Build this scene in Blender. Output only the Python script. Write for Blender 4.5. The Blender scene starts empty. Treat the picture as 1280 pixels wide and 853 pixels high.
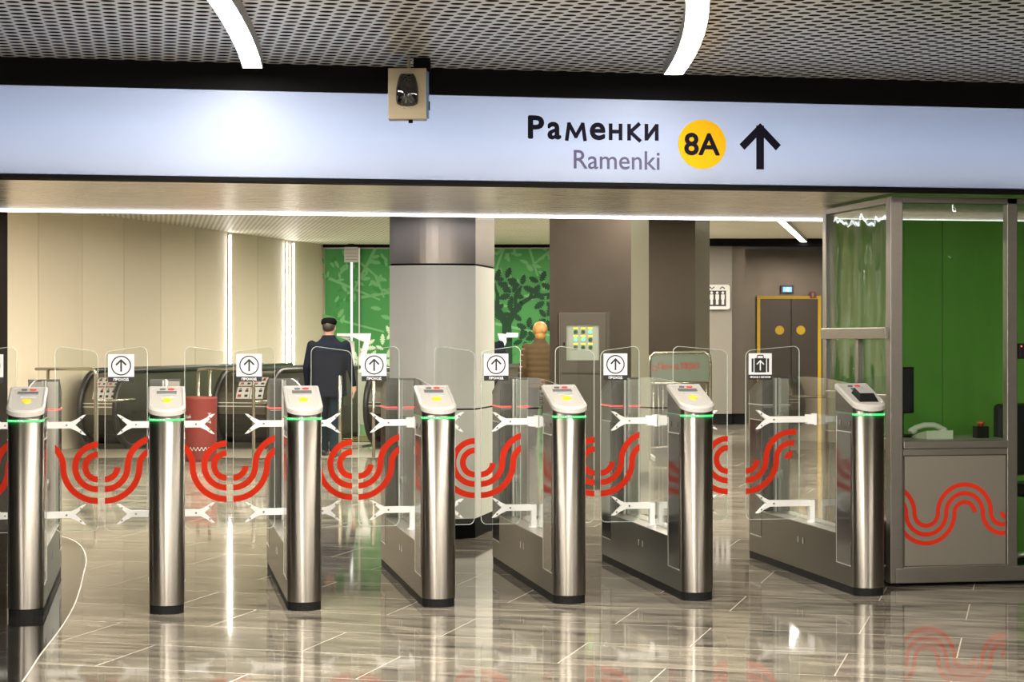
import bpy, bmesh, math, random
from mathutils import Vector, Matrix
R = random.Random(7)
S = bpy.context.scene
COL = S.collection
PI = math.pi

# ------------------------------------------------------------------ camera, world, exposure
F = 2400.0; CX, CY = 640.0, 424.0; H = 1.42
A = math.atan(445 / F); CA, SA = math.cos(A), math.sin(A)
cam_d = bpy.data.cameras.new('camera'); cam = bpy.data.objects.new('camera', cam_d); COL.objects.link(cam)
cam.location = (0, 0, H); cam.rotation_euler = (PI / 2, 0, -A)
cam_d.sensor_width = 36; cam_d.lens = 36 * F / 1280; cam_d.shift_y = -(426.5 - CY) / 1280
cam_d.clip_start = 0.1; cam_d.clip_end = 200
S.camera = cam
S.view_settings.view_transform = 'Standard'; S.view_settings.look = 'None'
S.view_settings.gamma = 1; S.view_settings.use_curve_mapping = False
S.view_settings.exposure = 0.30
S.cycles.transparent_max_bounces = 32; S.cycles.max_bounces = 10; S.cycles.glossy_bounces = 6
S.cycles.use_denoising = True
S.cycles.sample_clamp_indirect = 6
w = bpy.data.worlds.new('world'); S.world = w; w.use_nodes = True
w.node_tree.nodes['Background'].inputs[0].default_value = (.9, .88, .82, 1)
w.node_tree.nodes['Background'].inputs[1].default_value = .25
FRONT_LAMP = 100.0; REAR_LAMP = 135.0; WALL_STRIP = 20.0; SOFFIT_STRIP = 9.0; SIGN_W = 10.5

def c2w(X, Z): return (X * CA + Z * SA, -X * SA + Z * CA)
def pxz(u, Z): return (u - CX) * Z / F                     # lateral offset of a picture column at depth Z
def hz(v, Z): return H + (CY - v) * Z / F                  # height of a picture row at depth Z
def on_y(u, v, Y):                                         # point seen at (u,v) on the plane y=Y of the world
    k = (u - CX) / F; Z = Y / (CA - k * SA)
    return (k * Z * CA + Z * SA, hz(v, Z))
def on_x(u, X):                                            # world y where picture column u meets plane x=X
    k = (u - CX) / F; Z = X / (k * CA + SA)
    return Z * (CA - k * SA), Z

# ------------------------------------------------------------------ materials
def newmat(name):
    m = bpy.data.materials.new(name); m.use_nodes = True
    nt = m.node_tree; return m, nt, nt.nodes['Principled BSDF']
def P(name, col, rough=.5, metal=0, spec=.5, emit=None, es=0, noise=0, nscale=8, bump=0, bscale=40, aniso=0, coat=0, stretch=(1, 1, 1)):
    m, nt, b = newmat(name)
    b.inputs['Base Color'].default_value = (*col, 1); b.inputs['Roughness'].default_value = rough
    b.inputs['Metallic'].default_value = metal; b.inputs['Specular IOR Level'].default_value = spec
    b.inputs['Anisotropic'].default_value = aniso; b.inputs['Coat Weight'].default_value = coat
    if emit: b.inputs['Emission Color'].default_value = (*emit, 1); b.inputs['Emission Strength'].default_value = es
    tc = nt.nodes.new('ShaderNodeTexCoord'); mp = nt.nodes.new('ShaderNodeMapping'); mp.inputs['Scale'].default_value = stretch
    nt.links.new(tc.outputs['Object'], mp.inputs[0])
    n = nt.nodes.new('ShaderNodeTexNoise'); n.inputs['Scale'].default_value = nscale; n.inputs['Detail'].default_value = 4
    nt.links.new(mp.outputs[0], n.inputs['Vector'])
    a = noise if noise else .03
    mx = nt.nodes.new('ShaderNodeMix'); mx.data_type = 'RGBA'
    mx.inputs[6].default_value = (*[c * (1 - a) for c in col], 1); mx.inputs[7].default_value = (*[min(1, c * (1 + a)) for c in col], 1)
    nt.links.new(n.outputs[0], mx.inputs[0]); nt.links.new(mx.outputs[2], b.inputs['Base Color'])
    if bump:
        n2 = nt.nodes.new('ShaderNodeTexNoise'); n2.inputs['Scale'].default_value = bscale
        nt.links.new(mp.outputs[0], n2.inputs['Vector'])
        bp = nt.nodes.new('ShaderNodeBump'); bp.inputs['Strength'].default_value = bump; bp.inputs['Distance'].default_value = .01
        nt.links.new(n2.outputs[0], bp.inputs['Height']); nt.links.new(bp.outputs[0], b.inputs['Normal'])
    return m
def E(name, col, s):
    m, nt, b = newmat(name)
    b.inputs['Base Color'].default_value = (.1, .1, .1, 1)
    b.inputs['Emission Color'].default_value = (*col, 1); b.inputs['Emission Strength'].default_value = s
    return m
def brushed(name, col, rough=.3, stretch=(1, 1, 60), amount=.12, bump=.02, waves=0, aniso=0):
    m, nt, b = newmat(name)
    b.inputs['Metallic'].default_value = 1
    tc = nt.nodes.new('ShaderNodeTexCoord'); mp = nt.nodes.new('ShaderNodeMapping'); mp.inputs['Scale'].default_value = stretch
    nt.links.new(tc.outputs['Object'], mp.inputs[0])
    n = nt.nodes.new('ShaderNodeTexNoise'); n.inputs['Scale'].default_value = 6; n.inputs['Detail'].default_value = 5
    nt.links.new(mp.outputs[0], n.inputs['Vector'])
    mx = nt.nodes.new('ShaderNodeMix'); mx.data_type = 'RGBA'
    mx.inputs[6].default_value = (*[c * (1 - amount) for c in col], 1); mx.inputs[7].default_value = (*[min(1, c * (1 + amount)) for c in col], 1)
    nt.links.new(n.outputs[0], mx.inputs[0]); nt.links.new(mx.outputs[2], b.inputs['Base Color'])
    mr = nt.nodes.new('ShaderNodeMapRange'); mr.inputs[3].default_value = rough * (.95 if aniso else .8); mr.inputs[4].default_value = rough * (1.05 if aniso else 1.25)
    nt.links.new(n.outputs[0], mr.inputs[0]); nt.links.new(mr.outputs[0], b.inputs['Roughness'])
    if aniso:
        tg = nt.nodes.new('ShaderNodeTangent'); tg.direction_type = 'RADIAL'; tg.axis = 'Z'
        nt.links.new(tg.outputs[0], b.inputs['Tangent']); b.inputs['Anisotropic'].default_value = aniso; b.inputs['Anisotropic Rotation'].default_value = .25
    if waves:
        n2 = nt.nodes.new('ShaderNodeTexNoise'); n2.inputs['Scale'].default_value = 1.3; n2.inputs['Detail'].default_value = 1
        nt.links.new(tc.outputs['Object'], n2.inputs['Vector'])
        bp = nt.nodes.new('ShaderNodeBump'); bp.inputs['Strength'].default_value = 1; bp.inputs['Distance'].default_value = waves
        nt.links.new(n2.outputs[0], bp.inputs['Height']); nt.links.new(bp.outputs[0], b.inputs['Normal'])
    return m
def glass(name, tint=(.95, .975, .96), wav=0, gl=1.0, ior=1.5):
    m = bpy.data.materials.new(name); m.use_nodes = True; nt = m.node_tree; nt.nodes.clear()
    out = nt.nodes.new('ShaderNodeOutputMaterial'); t = nt.nodes.new('ShaderNodeBsdfTransparent'); t.inputs[0].default_value = (*tint, 1)
    g = nt.nodes.new('ShaderNodeBsdfGlossy'); g.inputs['Roughness'].default_value = .01; g.inputs[0].default_value = (gl, gl, gl, 1)
    fr = nt.nodes.new('ShaderNodeFresnel'); fr.inputs[0].default_value = ior
    # the back face of a slab meets the same fresnel from inside: use the outside index on both
    geo = nt.nodes.new('ShaderNodeNewGeometry'); mxi = nt.nodes.new('ShaderNodeMix'); mxi.inputs[2].default_value = ior; mxi.inputs[3].default_value = 1 / ior
    nt.links.new(geo.outputs['Backfacing'], mxi.inputs[0]); nt.links.new(mxi.outputs[0], fr.inputs[0])
    mix = nt.nodes.new('ShaderNodeMixShader'); nt.links.new(fr.outputs[0], mix.inputs[0]); nt.links.new(t.outputs[0], mix.inputs[1]); nt.links.new(g.outputs[0], mix.inputs[2])
    nt.links.new(mix.outputs[0], out.inputs[0])
    if wav:
        tc = nt.nodes.new('ShaderNodeTexCoord'); mp = nt.nodes.new('ShaderNodeMapping'); mp.inputs['Scale'].default_value = (3.2, 3.2, .9)
        n2 = nt.nodes.new('ShaderNodeTexNoise'); n2.inputs['Scale'].default_value = 1.6; n2.inputs['Detail'].default_value = 2
        nt.links.new(tc.outputs['Object'], mp.inputs[0]); nt.links.new(mp.outputs[0], n2.inputs['Vector'])
        bp = nt.nodes.new('ShaderNodeBump'); bp.inputs['Strength'].default_value = 1; bp.inputs['Distance'].default_value = wav
        nt.links.new(n2.outputs[0], bp.inputs['Height']); nt.links.new(bp.outputs[0], g.inputs['Normal'])
    return m
def perforated(name, col, rough=.45, px=.067, py=.1, r=.0255, metal=.6):
    m, nt, b = newmat(name); L = nt.links.new; N = nt.nodes.new
    tc = N('ShaderNodeTexCoord'); sep = N('ShaderNodeSeparateXYZ'); L(tc.outputs['Object'], sep.inputs[0])
    def mth(op, a, bb=None):
        n = N('ShaderNodeMath'); n.operation = op
        for i, v in enumerate((a, bb)):
            if v is None: continue
            if isinstance(v, (int, float)): n.inputs[i].default_value = v
            else: L(v, n.inputs[i])
        return n.outputs[0]
    def cell(ox, oy):
        fx = mth('PINGPONG', mth('ADD', sep.outputs[0], ox), px); fy = mth('PINGPONG', mth('ADD', sep.outputs[1], oy), py / 2)
        fx = mth('MULTIPLY', fx, .84); return mth('SQRT', mth('ADD', mth('MULTIPLY', fx, fx), mth('MULTIPLY', fy, fy)))
    d = mth('MINIMUM', cell(0, 0), cell(px, py / 2))
    hole = mth('LESS_THAN', d, r)
    n = N('ShaderNodeTexNoise'); n.inputs['Scale'].default_value = 1.3; L(tc.outputs['Object'], n.inputs['Vector'])
    mx = N('ShaderNodeMix'); mx.data_type = 'RGBA'; mx.inputs[6].default_value = (*[c * .85 for c in col], 1); mx.inputs[7].default_value = (*[c * 1.1 for c in col], 1)
    L(n.outputs[0], mx.inputs[0])
    mh = N('ShaderNodeMix'); mh.data_type = 'RGBA'; mh.inputs[7].default_value = (.03, .025, .018, 1)
    L(hole, mh.inputs[0]); L(mx.outputs[2], mh.inputs[6]); L(mh.outputs[2], b.inputs['Base Color'])
    b.inputs['Roughness'].default_value = rough
    inv = mth('SUBTRACT', 1, hole); L(mth('MULTIPLY', inv, metal), b.inputs['Metallic']); L(mth('MULTIPLY', inv, .5), b.inputs['Specular IOR Level'])
    return m
def floor_mat(name, base, dark, joint, rot, off=(0, 0), ior=1.6):
    m, nt, b = newmat(name); L = nt.links.new; N = nt.nodes.new
    tc = N('ShaderNodeTexCoord'); mp = N('ShaderNodeMapping'); mp.inputs['Rotation'].default_value = (0, 0, rot); mp.inputs['Location'].default_value = (*off, 0)
    L(tc.outputs['Object'], mp.inputs[0])
    br = N('ShaderNodeTexBrick'); br.inputs['Scale'].default_value = 1; br.inputs['Brick Width'].default_value = 1.2; br.inputs['Row Height'].default_value = .6
    br.inputs['Mortar Size'].default_value = .0032; br.inputs['Mortar Smooth'].default_value = .1; br.offset = .4; br.inputs['Bias'].default_value = 0
    br.inputs['Color1'].default_value = (0, 0, 0, 1); br.inputs['Color2'].default_value = (1, 1, 1, 1); br.inputs['Mortar'].default_value = (.5, .5, .5, 1)
    L(mp.outputs[0], br.inputs['Vector'])
    m2 = N('ShaderNodeMapping'); m2.inputs['Scale'].default_value = (1.0, 4.2, 1); L(mp.outputs[0], m2.inputs[0])
    n = N('ShaderNodeTexNoise'); n.inputs['Scale'].default_value = 2.2; n.inputs['Detail'].default_value = 9; n.inputs['Roughness'].default_value = .68; n.inputs['Distortion'].default_value = .5
    ad = N('ShaderNodeVectorMath'); ad.operation = 'MULTIPLY_ADD'; L(br.outputs['Color'], ad.inputs[0]); ad.inputs[1].default_value = (3, 7, 2); L(m2.outputs[0], ad.inputs[2])
    L(ad.outputs[0], n.inputs['Vector'])
    cr = N('ShaderNodeValToRGB'); cr.color_ramp.elements[0].position = .36; cr.color_ramp.elements[0].color = (*dark, 1)
    cr.color_ramp.elements[1].position = .66; cr.color_ramp.elements[1].color = (*base, 1)
    L(n.outputs[0], cr.inputs[0])
    mt = N('ShaderNodeMix'); mt.data_type = 'RGBA'; mt.blend_type = 'MULTIPLY'; mt.inputs[0].default_value = .25
    L(cr.outputs[0], mt.inputs[6]); L(br.outputs['Color'], mt.inputs[7])
    mj = N('ShaderNodeMix'); mj.data_type = 'RGBA'; mj.inputs[7].default_value = (*joint, 1)
    L(br.outputs['Fac'], mj.inputs[0]); L(mt.outputs[2], mj.inputs[6]); L(mj.outputs[2], b.inputs['Base Color'])
    mr = N('ShaderNodeMapRange'); mr.inputs[3].default_value = .035; mr.inputs[4].default_value = .075
    L(n.outputs[0], mr.inputs[0]); ma = N('ShaderNodeMath'); ma.operation = 'MULTIPLY_ADD'; L(br.outputs['Fac'], ma.inputs[0]); ma.inputs[1].default_value = .12; L(mr.outputs[0], ma.inputs[2])
    L(ma.outputs[0], b.inputs['Roughness'])
    b.inputs['IOR'].default_value = ior
    return m

M = {}
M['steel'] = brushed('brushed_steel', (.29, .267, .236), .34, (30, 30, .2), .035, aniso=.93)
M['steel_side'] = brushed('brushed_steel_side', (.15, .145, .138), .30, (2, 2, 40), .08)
M['steel_dark'] = P('dark_panel', (.035, .033, .032), .12, 0, .8)
M['steel_trim'] = P('bright_trim', (.75, .74, .7), .3, .6)
M['frame'] = brushed('frame_steel', (.27, .25, .222), .34, (1, 40, 40), .12)
M['panel_steel'] = brushed('panel_steel', (.33, .305, .26), .42, (1, 1, 30), .06)
M['soffit'] = brushed('soffit_steel', (.58, .52, .43), .26, (.25, 60, 1), .2)
M['black'] = P('black_plinth', (.010, .010, .010), .6, 0, .15)
M['blackmatte'] = P('black_matte', (.004, .004, .0045), .8, 0, .1)
M['plastic'] = P('grey_plastic', (.50, .485, .46), .3, 0, .5, coat=.3)
M['plastic_dk'] = P('grey_plastic_inset', (.42, .42, .42), .3)
M['display'] = P('display_slot', (.13, .14, .15), .15)
M['yellow'] = P('reader_yellow', (.75, .55, .01), .4, emit=(1, .8, .02), es=.15)
M['redled'] = P('red_lens', (.7, .05, .04), .3)
M['ind'] = P('dark_lens', (.12, .11, .11), .3)
M['green'] = E('green_led', (.0, 1, .14), 1.6)
_nt = M['green'].node_tree; _b = _nt.nodes['Principled BSDF']; _tc = _nt.nodes.new('ShaderNodeTexCoord'); _n = _nt.nodes.new('ShaderNodeTexVoronoi'); _n.inputs['Scale'].default_value = 75
_nt.links.new(_tc.outputs['Object'], _n.inputs['Vector']); _r = _nt.nodes.new('ShaderNodeValToRGB'); _r.color_ramp.elements[0].position = .12; _r.color_ramp.elements[0].color = (.75, 1, .8, 1); _r.color_ramp.elements[1].position = .42; _r.color_ramp.elements[1].color = (0, .8, .12, 1)
_nt.links.new(_n.outputs['Distance'], _r.inputs[0]); _nt.links.new(_r.outputs[0], _b.inputs['Emission Color'])
M['greencore'] = E('green_led_core', (.45, 1, .65), 7)
M['red'] = E('red_led', (1, .05, .05), 2.2)
M['deadled'] = P('unlit_led_strip', (.75, .75, .72), .3)
M['face_l'] = P('face_reflect_bright', (.50, .47, .41), .35, .7); M['face_d'] = P('face_reflect_dark', (.12, .115, .10), .3, .6)  # bright and dark copies of one steel, reflections put into the colour
M['ledge'] = P('ledge_steel', (.58, .56, .52), .32, .6)
M['white'] = P('white_enamel', (.93, .93, .91), .35)
M['screw'] = P('screw_steel', (.25, .23, .2), .3, .8)
M['glass'] = glass('leaf_glass', (.955, .975, .962))
M['edge'] = P('glass_edge', (.58, .64, .58), .15, 0, .8, emit=(.7, .8, .72), es=.0)
M['swirl'] = P('red_film', (.60, .026, .007), .8, 0, .15)
M['ink'] = P('black_ink', (.012, .012, .014), .5)
M['placard'] = P('placard_white', (.93, .94, .97), .5)
M['text_navy'] = P('sign_ink', (.010, .009, .016), 1, 0, 0)
M['text_grey'] = P('sign_ink_grey', (.085, .08, .14), 1, 0, 0)
M['badge'] = P('badge_yellow', (.50, .27, .004), .8, 0, .1, emit=(1, .52, .004), es=.14)
M['cream'] = P('cream_panel', (.73, .65, .51), .42, 0, .4, noise=.02)
M['cream2'] = P('cream_panel_shade', (.69, .615, .48), .42, 0, .4, noise=.02)
M['joint'] = P('dark_joint', (.09, .075, .05), .7)
M['lamp'] = E('lamp_diffuser', (1, .93, .82), FRONT_LAMP)
M['lampr'] = E('added_lamp_diffuser_rear', (1, .92, .78), REAR_LAMP)  # for the added hidden lamps of the rear hall
M['lampv'] = E('lamp_diffuser_lift', (1, .95, .86), 10)
M['strip'] = E('wall_strip', (1, .95, .86), WALL_STRIP)
M['fill_strip'] = E('added_hall_strip', (1, .95, .87), 62)  # for the added strips behind the camera
M['sstrip'] = E('soffit_strip', (.88, .90, 1), SOFFIT_STRIP)
M['alu'] = P('lamp_housing', (.42, .41, .40), .35, .5)
M['perf'] = perforated('perforated_ceiling', (.74, .71, .655), .33, .067, .1, .0255, .35)
M['perf_r'] = perforated('perforated_ceiling_rear', (.88, .85, .70), .5, .067, .1, .015, .0)
M['bronze'] = brushed('bronze_panel', (.085, .069, .056), .33, (1, 1, 1), .04, waves=.004)
M['bronze_lobby'] = brushed('bronze_lobby', (.15, .125, .103), .33, (1, 1, 1), .04, waves=.004)
M['bronze_l'] = P('bronze_bevel', (.30, .29, .22), .25, .3)
M['grey_wall'] = P('grey_wall', (.19, .175, .15), .4, .1)
M['column'] = P('column_metal', (.92, .91, .85), .3, 0, .5)
M['column_top'] = brushed('column_cap', (.36, .32, .29), .3, (1, 1, 1), .03)
M['gwall'] = P('green_wall', (.065, .29, .08), .4, 0, .2, noise=.25, nscale=.9)
M['gwall_b'] = P('booth_green', (.13, .37, .05), .35, noise=.12, nscale=1.3)
M['gl_pale'] = P('mural_pale', (.17, .44, .18), .4, 0, .2)
M['gl_white'] = P('mural_white', (.60, .80, .55), .4, 0, .2)
M['gl_mid'] = P('mural_mid', (.045, .26, .055), .4, 0, .2)
M['gl_dark'] = P('mural_dark', (.006, .05, .018), .4, 0, .2)
M['rubber'] = P('black_rubber', (.012, .012, .013), .35)
M['esc'] = brushed('escalator_steel', (.17, .16, .135), .38, (1, 1, 1), .05)
M['esc_dark'] = P('escalator_dark', (.03, .027, .022), .25, .3)
M['landing'] = P('landing_plate', (.33, .30, .24), .35, .3)
M['rail'] = P('rail_steel', (.42, .38, .31), .22, .9)
M['redbin'] = P('red_cloth', (.15, .014, .009), .7)
M['yframe'] = P('yellow_frame', (.95, .62, .01), .4)
M['door'] = P('lift_door', (.085, .068, .055), .35, .5)
M['blue'] = E('blue_display', (.1, .25, 1), 3)
M['bluetxt'] = E('blue_display_text', (.7, .8, 1), 3)
M['wsticker'] = P('white_sticker', (.48, .47, .46), .5)
M['cabinet'] = P('cabinet_metal', (.085, .075, .06), .35, .5)
M['cabface'] = P('cabinet_face', (.26, .28, .24), .3)
M['ylabel'] = P('yellow_label', (.7, .6, .05), .5)
M['gbulb'] = E('green_bulb', (.12, 1, .4), 1.3)
M['gbulb_off'] = P('green_bulb_off', (.01, .07, .03), .3)
M['beige'] = P('beige_plastic', (.33, .27, .175), .45)
M['lens'] = P('black_lens', (.006, .006, .008), .04, 0, .9)
M['bluef'] = P('blue_side', (.05, .15, .32), .4)
M['skin'] = P('skin', (.42, .25, .17), .5)
M['navy'] = P('navy_cloth', (.008, .010, .018), 1, 0, .1, noise=.3)
M['teal'] = P('dark_teal_trousers', (.006, .016, .024), 1, 0, .1, noise=.3)
M['cap'] = P('black_cap', (.004, .004, .005), 1, 0, .05)
M['hairdk'] = P('dark_hair', (.02, .013, .01), .6)
M['blond'] = P('blond_hair', (.42, .22, .06), .5, noise=.4, nscale=30, stretch=(1, 1, .2))
M['puffer'] = P('brown_puffer', (.075, .050, .024), .8, 0, .15, noise=.25)
M['shoe'] = P('black_shoe', (.01, .01, .01), .35)
M['bglass'] = glass('booth_glass', (.90, .95, .90), wav=.03, gl=.75, ior=1.33)
M['desk'] = P('desk_top', (.35, .33, .27), .4)
M['phone'] = P('phone_white', (.62, .62, .55), .35)
M['screen'] = P('monitor_dark', (.012, .02, .03), .15)
M['estop'] = P('button_red', (.6, .08, .03), .4)
M['inlay'] = floor_mat('dark_granite', (.030, .028, .025), (.010, .010, .009), (.08, .075, .065), A + math.radians(15.2), (0, 0), 1.5)
M['floor'] = floor_mat('floor_marble', (.40, .36, .29), (.085, .076, .063), (.60, .55, .46), A + math.radians(15.2), (.33, .24))
M['inlayline'] = P('inlay_joint', (.55, .53, .47), .5)
M['signpanel'] = None

# ------------------------------------------------------------------ mesh helpers
class MB:
    def __init__(s, mats): s.bm = bmesh.new(); s.mats = mats if isinstance(mats, (list, tuple)) else [mats]; s.T = Matrix()
    def face(s, vs, mi=0, smooth=False):
        try: f = s.bm.faces.new(vs)
        except ValueError: return None
        f.material_index = mi; f.smooth = smooth; return f
    def v(s, p): return s.bm.verts.new(s.T @ Vector(p))
    def box(s, x0, x1, y0, y1, z0, z1, mi=0, bev=0):
        vs = [s.v((x, y, z)) for z in (z0, z1) for (x, y) in ((x0, y0), (x1, y0), (x1, y1), (x0, y1))]
        fs = [(3, 2, 1, 0), (4, 5, 6, 7), (0, 1, 5, 4), (1, 2, 6, 5), (2, 3, 7, 6), (3, 0, 4, 7)]
        ff = [s.face([vs[i] for i in f], mi) for f in fs]
        if bev:
            es = list({e for f in ff for e in f.edges})
            r = bmesh.ops.bevel(s.bm, geom=es, offset=bev, segments=2, profile=.5, affect='EDGES')
            for f in r['faces']: f.material_index = mi
        return s
    def prism(s, pts, a, b, axis='z', mi=0, mi_side=None, smooth=False, bev=0):
        # pts in the two other axes (xy for z, xz for y, yz for x)
        def mk(p, t):
            return {'z': (p[0], p[1], t), 'y': (p[0], t, p[1]), 'x': (t, p[0], p[1])}[axis]
        lo = [s.v(mk(p, a)) for p in pts]; hi = [s.v(mk(p, b)) for p in pts]
        n = len(pts); ms = mi if mi_side is None else mi_side
        caps = [s.face(list(reversed(lo)), mi), s.face(hi, mi)]
        for i in range(n): s.face([lo[i], lo[(i + 1) % n], hi[(i + 1) % n], hi[i]], ms, smooth)
        if bev and caps[0] and caps[1]:
            es = list(set(caps[0].edges) | set(caps[1].edges))
            r = bmesh.ops.bevel(s.bm, geom=es, offset=bev, segments=2, profile=.5, affect='EDGES')
        return s
    def tube(s, pts, r, seg=10, mi=0, closed=False):
        pts = [Vector(p) for p in pts]; n = len(pts); rings = []; prev = None
        for i, p in enumerate(pts):
            if closed: d = pts[(i + 1) % n] - pts[i - 1]
            else: d = (pts[min(i + 1, n - 1)] - pts[max(i - 1, 0)])
            d.normalize()
            up = Vector((0, 0, 1)) if abs(d.z) < .95 else Vector((1, 0, 0))
            if prev is not None: a = (prev - d * prev.dot(d)); a = a.normalized() if a.length > 1e-4 else d.cross(up).normalized()
            else: a = d.cross(up).normalized()
            prev = a; b = d.cross(a).normalized()
            rings.append([s.v(p + a * (r * math.cos(t)) + b * (r * math.sin(t))) for t in [2 * PI * k / seg for k in range(seg)]])
        for i in range(n if closed else n - 1):
            q = rings[(i + 1) % n]; pz = rings[i]
            for k in range(seg): s.face([pz[k], pz[(k + 1) % seg], q[(k + 1) % seg], q[k]], mi, True)
        if not closed: s.face(list(reversed(rings[0])), mi); s.face(rings[-1], mi)
        return s
    def lathe(s, prof, c=(0, 0, 0), seg=24, mi=0, axis='z', smooth=True):
        rings = []
        for (r, h) in prof:
            ring = []
            for k in range(seg):
                t = 2 * PI * k / seg; x, y = r * math.cos(t), r * math.sin(t)
                p = {'z': (x, y, h), 'y': (x, h, y), 'x': (h, x, y)}[axis]
                ring.append(s.v((p[0] + c[0], p[1] + c[1], p[2] + c[2])))
            rings.append(ring)
        for i in range(len(rings) - 1):
            for k in range(seg): s.face([rings[i][k], rings[i][(k + 1) % seg], rings[i + 1][(k + 1) % seg], rings[i + 1][k]], mi, smooth)
        s.face(list(reversed(rings[0])), mi); s.face(rings[-1], mi)
        return s
    def ball(s, c, r, mi=0, seg=16):
        rx, ry, rz = r if isinstance(r, (tuple, list)) else (r, r, r)
        res = bmesh.ops.create_uvsphere(s.bm, u_segments=seg, v_segments=seg // 2 + 2, radius=1, matrix=s.T @ Matrix.Translation(c) @ Matrix.Diagonal((rx, ry, rz, 1)))
        for v in res['verts']:
            for f in v.link_faces: f.material_index = mi; f.smooth = True
        return s
    def strip(s, pts, wd, y0, y1, mi=0):
        """a flat band of width wd along pts (x,z), thick from y0 to y1"""
        n = len(pts); L = []; Rr = []
        for i in range(n):
            a = Vector(pts[max(i - 1, 0)]); b = Vector(pts[min(i + 1, n - 1)]); d = (b - a).normalized(); nn = Vector((-d.y, d.x)) * wd / 2
            p = Vector(pts[i]); L.append(p + nn); Rr.append(p - nn)
        for i in range(n - 1):
            q = [L[i], L[i + 1], Rr[i + 1], Rr[i]]
            f = [s.v((p.x, y0, p.y)) for p in q]; b = [s.v((p.x, y1, p.y)) for p in q]
            s.face(f, mi); s.face(list(reversed(b)), mi)
            s.face([f[0], b[0], b[1], f[1]], mi); s.face([f[3], f[2], b[2], b[3]], mi)
        return s
    def clipx(s, x0, x1):
        for (x, sg) in ((x0, -1), (x1, 1)):
            g = list(s.bm.verts) + list(s.bm.edges) + list(s.bm.faces)
            bmesh.ops.bisect_plane(s.bm, geom=g, plane_co=(x, 0, 0), plane_no=(sg, 0, 0), clear_outer=True)
        return s
    def build(s, name, parent=None, rz=None, loc=None, smooth_angle=None, fix=True):
        if fix: bmesh.ops.recalc_face_normals(s.bm, faces=s.bm.faces)
        me = bpy.data.meshes.new(name); s.bm.to_mesh(me); s.bm.free()
        for m in s.mats: me.materials.append(m)
        o = bpy.data.objects.new(name, me); COL.objects.link(o)
        if parent: o.parent = parent
        if rz is not None: o.rotation_euler = (0, 0, rz)
        if loc: o.location = loc
        return o
def tag(o, label=None, cat=None, group=None, kind=None):
    if label: o['label'] = label
    if cat: o['category'] = cat
    if group: o['group'] = group
    if kind: o['kind'] = kind
    return o
def root(name, loc, rz, label, cat, group=None):
    o = bpy.data.objects.new(name, None); COL.objects.link(o); o.location = loc; o.rotation_euler = (0, 0, rz); o.empty_display_size = .1
    return tag(o, label, cat, group)
def camroot(name, X, Z, label, cat, group=None, z=0, turn=0):
    a, b = c2w(X, Z); return root(name, (a, b, z), -A + turn, label, cat, group)
def struct(mb, name, rz=None): return tag(mb.build(name, rz=rz), kind='structure')
def copy_tree(o, parent=None):
    c = o.copy(); COL.objects.link(c); c.parent = parent
    for ch in list(o.children): copy_tree(ch, c)
    return c
def text_verts(txt, x0, x1, z0, z1, bold=0.0, shear=0):
    """mesh of a text fitted in the box"""
    cu = bpy.data.curves.new('t', 'FONT'); cu.body = txt; cu.size = 1; cu.offset = bold; cu.resolution_u = 4; cu.align_x = 'LEFT'
    o = bpy.data.objects.new('t', cu); COL.objects.link(o); dg = bpy.context.evaluated_depsgraph_get(); dg.update()
    me = bpy.data.meshes.new_from_object(o.evaluated_get(dg)); bpy.data.objects.remove(o)
    vs = [v.co.copy() for v in me.vertices]; fs = [list(p.vertices) for p in me.polygons]
    if not vs: return [], []
    ax, bx = min(v.x for v in vs), max(v.x for v in vs); ay, by = min(v.y for v in vs), max(v.y for v in vs)
    return [(x0 + (v.x - ax) / (bx - ax) * (x1 - x0), z0 + (v.y - ay) / (by - ay) * (z1 - z0)) for v in vs], fs
def text(mb, txt, x0, x1, z0, z1, y, mi=0, bold=0.0, T=None):
    b = bold * (z1 - z0)
    offs = [(0, 0)] if not b else [(b * math.cos(t), b * math.sin(t)) for t in [2 * PI * i / 8 for i in range(8)]]
    vs, fs = text_verts(txt, x0 + b, x1 - b, z0 + b, z1 - b)
    for k, (ox, oz) in enumerate(offs):
        V = [mb.v((p + ox, y - k * .00002, q_ + oz)) for p, q_ in vs]
        for f in fs: mb.face([V[i] for i in f], mi)
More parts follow.
